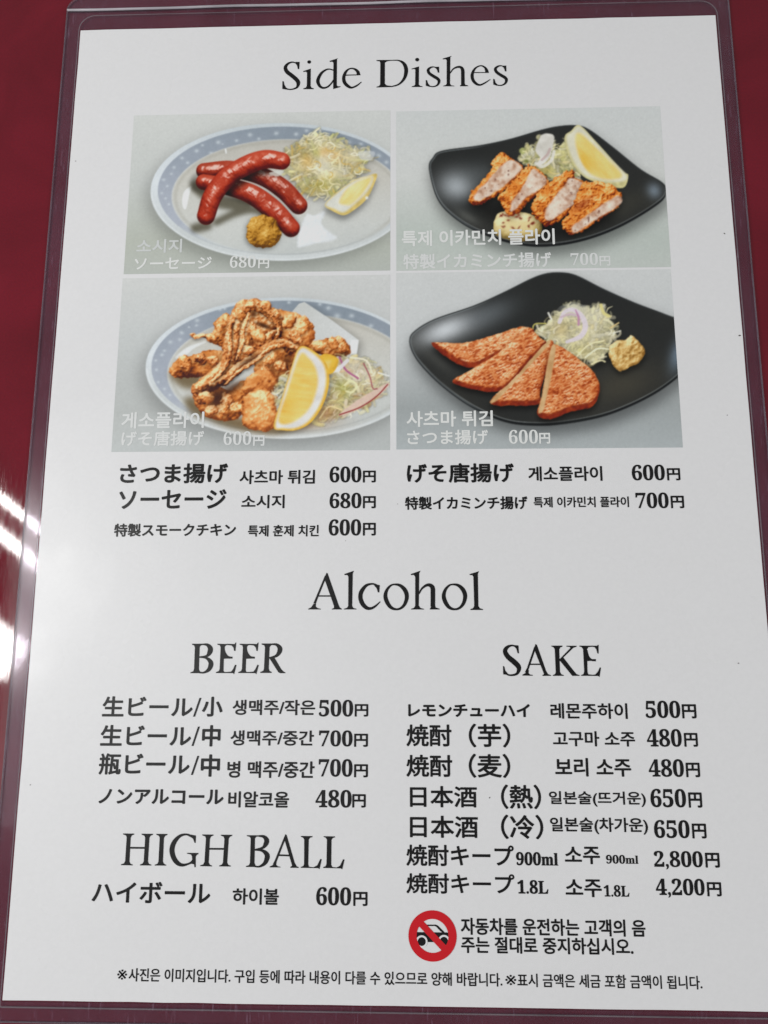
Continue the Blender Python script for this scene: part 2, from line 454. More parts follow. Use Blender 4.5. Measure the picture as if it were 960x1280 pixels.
def art_cutlet():
    A = Art(960, 566, 7)
    sd, face = black_plate(A, [(134, 206), (146, 178), (176, 154), (300, 136), (400, 115), (500, 86), (560, 73), (618, 70), (662, 84), (740, 142), (830, 214), (902, 258), (913, 286), (898, 322), (800, 386), (700, 432), (600, 460), (500, 470), (420, 462), (340, 440), (262, 405), (200, 360), (165, 318), (146, 268)],
                           [(0, (187, 190, 189)), (0.4, (190, 192, 189)), (0.75, (170, 177, 171)), (1, (176, 181, 176))],
                           [(225, 270, 62, 50, (168, 174, 178), .85, .15), (262, 372, 46, 16, (120, 122, 116), .4, .55), (300, 230, 70, 40, (110, 116, 118), .35, 0), (874, 286, 24, 26, (140, 156, 172), .7, -.5), (780, 330, 90, 40, (58, 57, 50), .6, -.4)])
    A.shade(A.m(A.poly([(250, 320), (420, 330), (560, 400), (740, 360), (720, 400), (560, 440), (420, 420), (290, 350)])), 16, .4)
    # shreds and onion
    reg = A.poly([(426, 176), (436, 150), (478, 128), (506, 100), (545, 104), (552, 138), (580, 112), (600, 150), (618, 190), (642, 224), (624, 250), (568, 250), (520, 244), (478, 214), (440, 196)], 6, 20)
    A.strands(reg, 'printed_cabbage', 150, CAB + [(190, 194, 120), (206, 198, 130)], (18, 50), (1.8, 3.6), (194, 190, 140))
    A.glow(520, 220, 30, 18, (150, 134, 58), .5, 0, A.m(reg)); A.glow(455, 188, 10, 6, (84, 92, 30), .8, 0, A.m(reg)); A.glow(575, 170, 24, 22, (206, 196, 120), .4, 0, A.m(reg))
    on = A.m(A.poly([(484, 150), (504, 104), (526, 98), (546, 106), (542, 140), (530, 176), (508, 200), (488, 196), (500, 176)], 2, 12), 1.6)
    A.put(on, A.ramp(.5 + .7 * (A.noise(24, 2) - .5), [(0, (176, 172, 162)), (1, (222, 220, 214))]), 'printed_onion')
    A.line([(506, 184), (524, 166), (532, 148)], 4, (176, 150, 146), .7); A.line([(486, 196), (508, 206), (536, 186), (546, 156)], 5, (214, 212, 206), .8)
    # lemon
    lemon(A, [(580, 112), (602, 88), (630, 70), (682, 122), (740, 186), (776, 224), (790, 236), (772, 276), (700, 262), (642, 238), (600, 184)],
          [(616, 112), (634, 98), (690, 150), (768, 232), (722, 248), (664, 228), (628, 172)],
          [(586, 112), (604, 92), (630, 74), (680, 124), (738, 188), (786, 238), (762, 256), (700, 252), (644, 232), (606, 180)], (190, 182, 130), (206, 203, 182), .9, [(0, (210, 166, 72)), (0.4, (219, 188, 108)), (0.75, (223, 202, 138)), (1, (230, 216, 170))])
    A.glow(640, 190, 30, 40, (212, 160, 48), .5, 0.8, A.m(A.poly([(616, 112), (634, 98), (690, 150), (768, 232), (722, 248), (664, 228), (628, 172)])))
    # sauce under the cutlets
    sc = A.poly([(346, 402), (358, 366), (390, 350), (450, 358), (492, 374), (506, 400), (492, 440), (430, 452), (362, 434)], 3, 20)
    h = A.dome(sc, 34); lam, n, L = A.light(h)
    A.put(A.m(sc), A.ramp(lam + .2 * (A.noise(30, 2) - .5), [(0, (118, 98, 52)), (.45, (180, 158, 100)), (.8, (212, 196, 146)), (1, (226, 216, 176))]), 'printed_sauce')
    cutlet(A, [(374, 160), (404, 178), (442, 202), (432, 236), (382, 282), (332, 316), (292, 334), (266, 326), (270, 300), (300, 258), (338, 216), (344, 184)],
           [(398, 184), (440, 206), (420, 236), (370, 278), (312, 314), (284, 318), (286, 296), (322, 258), (352, 224)])
    cutlet(A, [(458, 204), (486, 208), (528, 250), (512, 282), (462, 320), (432, 356), (396, 368), (378, 336), (366, 304), (400, 264), (438, 226)],
           [(478, 214), (522, 250), (500, 280), (450, 312), (426, 342), (402, 352), (408, 320), (432, 288), (456, 248)])
    cutlet(A, [(588, 220), (612, 222), (618, 246), (662, 266), (642, 312), (590, 360), (552, 390), (520, 402), (490, 382), (470, 342), (490, 300), (530, 258)],
           [(600, 244), (642, 258), (652, 276), (620, 320), (570, 360), (536, 384), (515, 376), (520, 345), (548, 306), (578, 268)])
    cutlet(A, [(638, 266), (682, 255), (742, 270), (768, 300), (764, 332), (740, 350), (680, 390), (612, 430), (580, 416), (572, 388), (600, 350)],
           [(756, 300), (765, 326), (690, 376), (616, 424), (606, 402), (660, 362), (712, 326)])
    A.glow(640, 330, 34, 12, (128, 46, 24), .55, -.6)
    for k in range(26):
        x = A.rng.uniform(370, 480); y = A.rng.uniform(362, 410) + (x - 400) * .08
        A.glow(x, y, A.rng.uniform(2.5, 7), A.rng.uniform(2, 4), (112, 40, 26), .85, A.rng.uniform(-1, 1))
    return A


def art_squid():
    A = Art(960, 612, 11)
    dots = [(188, 282, 6), (168, 300, 5), (196, 268, 5), (215, 240, 7), (246, 232, 6), (252, 210, 7), (276, 192, 4), (300, 186, 5), (302, 170, 7), (376, 134, 6), (392, 132, 5), (728, 130, 8), (756, 156, 10), (803, 155, 8), (824, 188, 8), (866, 188, 7), (885, 222, 7), (914, 234, 6), (700, 118, 6), (170, 330, 5), (176, 370, 5), (196, 392, 5), (214, 412, 5), (446, 122, 5), (600, 112, 6)]
    dotted_plate(A, (587, 325), (452, 229), (590, 322, 436, 216), (606, 344, 400, 196), dots,
                 [(0, (190, 191, 189)), (0.4, (179, 182, 181)), (0.75, (166, 169, 167)), (1, (172, 176, 175))])
    A.again(A.m(A.poly([(232, 290), (262, 262), (300, 246), (330, 240), (290, 262), (256, 290)]), 2.5) * .7, (216, 220, 222))
    sh = A.m(A.poly([(212, 340), (300, 340), (330, 380), (260, 390)])) + A.m(A.poly([(262, 420), (310, 430), (330, 490), (280, 470)])) + A.m(A.poly([(330, 470), (560, 500), (700, 480), (560, 540), (380, 510)]))
    A.rgb *= (1 - np.clip(A.blur(np.clip(sh, 0, 1), 9), 0, 1)[..., None] * np.array([.42, .5, .62]))
    A.glow(600, 500, 130, 26, (170, 118, 70), .6)
    # paper napkin
    nk = A.poly([(560, 200), (632, 116), (650, 110), (740, 170), (826, 234), (818, 296), (700, 340), (560, 300)], smooth=False)
    A.shade(A.m(nk), 12, .28, 10, 6)
    A.put(A.m(nk), A.ramp(A.U / 900 + .1 * (A.noise(60, 2) - .5), [(.6, (176, 178, 174)), (1, (204, 206, 206))]), 'printed_napkin')
    A.again(A.m(A.poly([(800, 232), (826, 234), (816, 300), (796, 290)], smooth=False), 2) * .7, (214, 216, 216))
    B = A.batter
    gold = [(0, (96, 44, 16)), (0.25, (152, 78, 32)), (0.5, (198, 122, 60)), (0.76, (216, 156, 96)), (1, (238, 204, 156))]
    brown = [(0, (58, 24, 10)), (0.22, (118, 55, 22)), (0.48, (178, 100, 46)), (0.74, (210, 146, 88)), (1, (238, 204, 158))]
    nm = 'printed_fried_squid'
    B([(310, 216), (350, 206), (364, 166), (398, 148), (424, 190), (404, 262), (372, 252), (322, 226)], nm, 4, 30, 8, 8)
    B([(214, 332), (234, 298), (300, 278), (362, 264), (410, 290), (388, 330), (320, 352), (238, 358)], nm, 4, 42, 8, 12, tone=.86)
    A.shade(A.m(A.poly([(380, 280), (440, 280), (420, 340), (370, 340)])), 14, .3)
    B([(648, 244), (700, 236), (760, 222), (800, 250), (796, 286), (740, 288), (670, 278)], nm, 5, 30, 10, 9)
    B([(534, 136), (600, 140), (652, 158), (686, 212), (664, 254), (600, 262), (550, 230)], nm, 5, 46, 10, 14, gold)
    B([(490, 300), (550, 256), (630, 262), (618, 340), (560, 366), (496, 350)], nm, 4, 40, 9, 10, tone=.78)
    B([(288, 392), (344, 372), (410, 396), (456, 366), (462, 440), (426, 492), (352, 490), (308, 462)], nm, 4, 46, 10, 12, tone=.82)
    mk, sd = B([(424, 122), (466, 104), (502, 103), (546, 134), (582, 166), (572, 210), (632, 248), (644, 288), (600, 282), (560, 256), (500, 296), (450, 336), (402, 376), (344, 404), (330, 440), (300, 440), (286, 384), (330, 342), (378, 310), (386, 250), (400, 180)], nm, 5, 38, 14, 10, brown, tone=.98)
    # tentacles with knobbly ridges
    for pts, r, nmb in ([(436, 136), (410, 180), (404, 240), (392, 300), (352, 350), (306, 386)], [11, 10, 11, 13, 14, 12], 0), \
                       ([(640, 290), (622, 256), (580, 240), (540, 250), (490, 286), (440, 316), (396, 356), (350, 376)], [6, 8, 10, 10, 11, 11, 10, 7], 1), \
                       ([(452, 128), (432, 180), (428, 240), (416, 300)], [8, 9, 9, 8], 2), ([(480, 120), (520, 140), (560, 176), (572, 206)], [12, 13, 12, 9], 3):
        sdt, t = A.tube(pts, r)
        sdt = sdt + (A.noise(9, 2) - .5) * 8
        A.shade(A.m(sdt), 5, .42, 3, 7)
        B(None, nm, R=13, bump=8, fine=8, sd=sdt, cols=brown, tone=1.1)
    for (x, y, a, b, k, an) in [(368, 424, 26, 40, .85, .2), (400, 404, 40, 12, .6, -.5), (518, 186, 26, 7, .8, .35), (470, 300, 40, 12, .5, -.5), (486, 150, 10, 12, .5, 0), (540, 330, 40, 24, .35, 0), (430, 380, 36, 12, .6, -.4), (470, 250, 26, 10, .4, -.7), (596, 300, 22, 26, .4, 0), (340, 395, 20, 8, .6, -.7), (570, 160, 20, 6, .5, .4)]:
        A.glow(x, y, a, b, (62, 32, 16), k, an)
    # crumbs of batter and thin curled tips
    for (x, y, r, c) in [(440, 150, 17, 0), (470, 130, 16, 1), (520, 124, 18, 0), (556, 150, 15, 1), (600, 176, 22, 0), (640, 196, 20, 0), (622, 226, 18, 1), (470, 190, 18, 1), (500, 220, 20, 0), (540, 214, 15, 1), (456, 232, 15, 0), (470, 268, 16, 1), (380, 186, 17, 0),
                         (350, 226, 14, 0), (262, 306, 22, 0), (314, 296, 18, 1), (352, 300, 16, 1), (540, 292, 20, 0), (576, 318, 20, 1), (520, 334, 16, 1), (700, 252, 18, 0), (744, 246, 18, 0), (772, 264, 14, 1), (330, 420, 20, 0), (400, 430, 20, 1), (380, 464, 22, 0), (432, 452, 18, 0), (348, 462, 16, 1)]:
        e = A.ell(x, y, r * 1.25, r * .95, A.rng.uniform(-1, 1)) + (A.noise(14, 3) - .5) * 16
        A.shade(A.m(e), 4, .30, 2, 5)
        B(None, None, R=r, bump=7, fine=8, sd=e, cols=[gold, brown][c], tone=1.12)
    for pts in ([(320, 218), (300, 222), (284, 216)], [(424, 150), (406, 214), (410, 268), (396, 318), (352, 366)], [(630, 262), (588, 250), (540, 262), (492, 300), (440, 334), (394, 378)], [(470, 150), (452, 196), (446, 250), (430, 296)], [(500, 116), (540, 150), (566, 190), (560, 226)]):
        d, t = A.tube(pts, [6.5, 7, 7, 4][:4])
        d = d + (A.noise(7, 2) - .5) * 7
        A.shade(A.m(d), 4, .38, 2, 6)
        B(None, None, R=7, bump=6, fine=6, sd=d, cols=brown, tone=1.2)
    for (x, y, a, b, k, an) in [(366, 426, 22, 26, .6, .2), (400, 402, 34, 8, .5, -.5), (518, 188, 24, 6, .75, .35), (470, 302, 34, 7, .5, -.5), (596, 300, 14, 18, .35, 0), (486, 152, 8, 9, .5, 0)]:
        A.glow(x, y, a, b, (58, 30, 16), k, an)
    B([(448, 398), (466, 352), (508, 330), (550, 344), (564, 380), (534, 408), (480, 410)], nm, 4, 40, 8, 14, gold)
    B([(448, 424), (480, 402), (540, 404), (564, 440), (552, 518), (482, 524), (450, 500)], nm, 5, 44, 9, 14, gold)
    A.again(np.clip((A.noise(12, 2) - .66) * 8, 0, 1) * A.m(A.ell(510, 430, 30, 22)), (226, 186, 140))
    # salad
    reg = A.poly([(556, 372), (600, 345), (600, 420), (566, 470)], 4, 14)
    A.strands(reg, 'printed_cabbage', 26, CAB, (20, 50), (2, 4))
    reg = A.poly([(716, 296), (790, 284), (862, 302), (900, 340), (926, 372), (884, 436), (800, 478), (724, 500), (680, 496), (716, 430), (734, 350)], 7, 22)
    A.strands(reg, 'printed_cabbage', 230, CAB + [(206, 176, 120), (222, 206, 190), (196, 150, 96)], (26, 74), (1.6, 3.6), (204, 186, 146))
    mr = A.m(reg)
    A.glow(776, 390, 34, 40, (158, 158, 60), .5, .3, mr); A.glow(716, 470, 40, 26, (160, 104, 54), .6, 0, mr); A.glow(800, 330, 60, 34, (218, 212, 204), .5, 0, mr); A.glow(860, 360, 40, 40, (216, 208, 186), .4, 0, mr)
    A.again(A.m(A.poly([(762, 476), (820, 430), (884, 392), (924, 372), (912, 396), (860, 436), (800, 470)]), 1.5) * .85, (206, 180, 168))
    for p, w, c in ([(764, 476), (830, 452), (884, 416), (920, 378)], 2.0, (132, 44, 44)), ([(764, 290), (784, 330), (824, 358)], 3.2, (158, 84, 124)), ([(842, 310), (862, 352), (872, 390), (886, 392)], 2, (146, 70, 80)), \
                   ([(720, 300), (756, 326), (790, 300)], 6, (208, 206, 208)), ([(724, 336), (760, 330)], 7, (216, 216, 216)), ([(800, 290), (850, 300), (870, 340)], 3, (222, 214, 190)), ([(700, 486), (730, 450), (770, 460)], 2.4, (222, 200, 150)), ([(780, 380), (800, 366), (820, 380), (806, 402), (786, 400)], 3, (220, 214, 170)), ([(890, 340), (924, 350)], 2.5, (216, 218, 214)):
        A.line(p, w, c, .9)
    # lemon
    out = [(550, 514), (574, 430), (602, 340), (634, 256), (684, 272), (722, 312), (730, 372), (712, 440), (672, 500), (626, 525), (580, 526)]
    A.shade(A.m(A.poly(out)), 9, .35, 8, 3)
    lemon(A, [(690, 300), (718, 278), (760, 296), (742, 340), (700, 340)], [(700, 310), (736, 300), (724, 330), (704, 332)], [(692, 304), (718, 284), (752, 298), (730, 336), (704, 336)], (206, 162, 54), (212, 170, 64))
    fl = [(566, 496), (592, 410), (634, 284), (664, 292), (688, 330), (692, 384), (664, 458), (608, 502)]
    lemon(A, out, fl, [(556, 512), (578, 430), (606, 340), (636, 262), (680, 278), (714, 318), (720, 374), (702, 440), (664, 496), (622, 519), (580, 520)], (212, 166, 62), (206, 204, 200), 0.12)
    A.glow(610, 420, 40, 60, (216, 170, 66), .45, 0.3, A.m(A.poly(fl)))
    return A


def fishcake(A, out, edge=14, cut=None):
    sd = A.poly(out, 2.5, 16)
    A.shade(A.m(sd), 9, .55, 0, 12)
    mk = A.m(sd)
    w = A.noise(11, 3, (1.5, .8), -.4)
    ridg = 1 - np.abs(2 * w - 1)
    h = A.dome(sd, 22) * .6 + 5 * ridg
    lam, n, L = A.light(h, (-.1, -.6, .75), 1.0)
    t = .10 + .60 * lam + .75 * (ridg - .70) + .34 * (A.noise(50, 2) - .5) + .22 * (A.noise(5, 2) - .5)
    col = A.ramp(t, [(0, (112, 38, 16)), (.28, (158, 68, 30)), (.55, (188, 101, 52)), (.8, (212, 148, 96)), (1, (238, 206, 168))])
    A.put(mk, col, 'printed_fish_cake')
    A.again(mk * np.clip(A.spec(n, L, 14) * 1.5 - .55, 0, .6) * np.clip((A.noise(16, 3) - .42) * 6, 0, 1), (240, 216, 186))
    # the fried side below the top face
    up = A.shift(sd, 0, -edge)
    side = A.m(-up, 2) * mk
    A.again(side * .85, A.ramp(A.noise(14, 3), [(0, (78, 18, 8)), (.6, (126, 38, 18)), (1, (176, 76, 40))]))
    if cut:
        f = A.m(A.poly(cut, 1, 14), 1.8)
        A.again(f * mk, A.ramp(A.noise(22, 2), [(0, (170, 128, 82)), (1, (206, 176, 132))]))
    return mk


def art_fishcake():
    A = Art(960, 612, 17)
    sd, face = black_plate(A, [(69, 236), (84, 206), (150, 166), (280, 121), (380, 76), (460, 36), (510, 18), (560, 14), (612, 24), (700, 68), (800, 112), (900, 150), (990, 190), (1000, 270), (960, 336), (880, 400), (780, 452), (680, 487), (560, 508), (480, 512), (400, 505), (330, 482), (250, 440), (170, 380), (110, 320), (80, 276)],
                           [(0, (188, 190, 189)), (0.4, (182, 185, 185)), (0.75, (146, 151, 151)), (1, (160, 166, 167))],
                           [(190, 200, 105, 40, (190, 194, 197), .98, -.36), (330, 150, 90, 40, (104, 110, 114), .55, -.4), (940, 280, 26, 60, (116, 134, 152), .75, .3), (760, 380, 130, 60, (66, 63, 54), .75, -.3), (160, 300, 70, 20, (74, 74, 70), .5, .7)], 8)
    reg = A.poly([(474, 196), (508, 166), (548, 132), (600, 108), (642, 122), (690, 118), (722, 152), (748, 202), (738, 240), (704, 300), (662, 316), (610, 292), (540, 252), (484, 222)], 7, 20)
    A.shade(A.m(reg), 10, .4, 4, 10)
    A.strands(reg, 'printed_cabbage', 230, CAB + [(214, 206, 160)], (20, 60), (1.8, 3.6), (208, 201, 164))
    mr = A.m(reg)
    A.glow(640, 270, 50, 24, (184, 172, 104), .35, 0, mr); A.glow(560, 200, 26, 26, (206, 176, 104), .35, 0, mr); A.glow(600, 135, 44, 24, (218, 218, 208), .6, 0, mr); A.glow(670, 160, 46, 30, (216, 212, 188), .5, 0, mr); A.glow(640, 220, 60, 30, (216, 208, 172), .4, 0, mr)
    for p, w, c in ([(690, 120), (700, 146), (716, 156)], 5, (206, 196, 130)), ([(470, 220), (474, 184), (512, 180)], 2.2, (186, 176, 96)), ([(722, 194), (748, 178)], 2.2, (214, 188, 130)), ([(728, 212), (754, 204)], 2.2, (216, 214, 196)), \
                   ([(520, 146), (530, 166)], 3, (216, 214, 204)), ([(660, 312), (690, 300), (704, 304)], 2.4, (222, 214, 170)), ([(640, 290), (680, 262), (720, 264)], 2.6, (226, 222, 190)), ([(600, 300), (650, 250), (700, 236)], 2.4, (224, 214, 172)):
        A.line(p, w, c, .95)
    A.names.append('printed_onion'); lab = len(A.names) - 1
    for p, w, c in ([(556, 176), (572, 144), (600, 136), (628, 156), (640, 190), (624, 222), (580, 240)], [6, 6, 7, 8, 9, 8, 5], (206, 196, 204)), ([(560, 160), (590, 150), (616, 156)], [3, 4, 3], (190, 168, 178)), ([(608, 136), (618, 160), (618, 184)], [2, 4, 3.5], (176, 128, 158)):
        d, t = A.tube(p, w); mm = A.m(d); A.again(mm * .92, c); A.lab[mm > .5] = lab
    # ginger
    g = A.poly([(714, 272), (738, 236), (766, 234), (792, 220), (830, 262), (824, 296), (764, 332), (736, 326)], 5, 18)
    A.shade(A.m(g), 9, .5, 2, 12)
    A.batter(None, 'printed_ginger', R=40, bump=12, fine=12, sd=g, cols=[(0, (128, 88, 36)), (.35, (186, 146, 82)), (.6, (212, 182, 122)), (.85, (224, 204, 154)), (1, (236, 224, 186))])
    fishcake(A, [(142, 246), (160, 240), (250, 242), (350, 216), (430, 190), (472, 200), (456, 232), (356, 288), (280, 322), (230, 312), (180, 282)], 18)
    fishcake(A, [(210, 370), (262, 334), (350, 280), (424, 220), (456, 196), (494, 228), (512, 246), (450, 312), (388, 386), (340, 400), (284, 394)], 14)
    fishcake(A, [(330, 436), (400, 368), (460, 300), (518, 238), (536, 250), (516, 320), (494, 400), (488, 440), (410, 446)], 16,
             [(330, 434), (398, 366), (458, 298), (516, 238), (524, 246), (470, 306), (408, 374), (352, 430)])
    fishcake(A, [(484, 474), (498, 420), (512, 330), (528, 256), (556, 252), (622, 298), (668, 340), (686, 396), (662, 448), (600, 464), (524, 490)], 18,
             [(487, 468), (500, 410), (514, 326), (530, 256), (544, 258), (532, 340), (514, 420), (504, 462)])
    return A


DISHES = [art_sausage, art_cutlet, art_squid, art_fishcake]

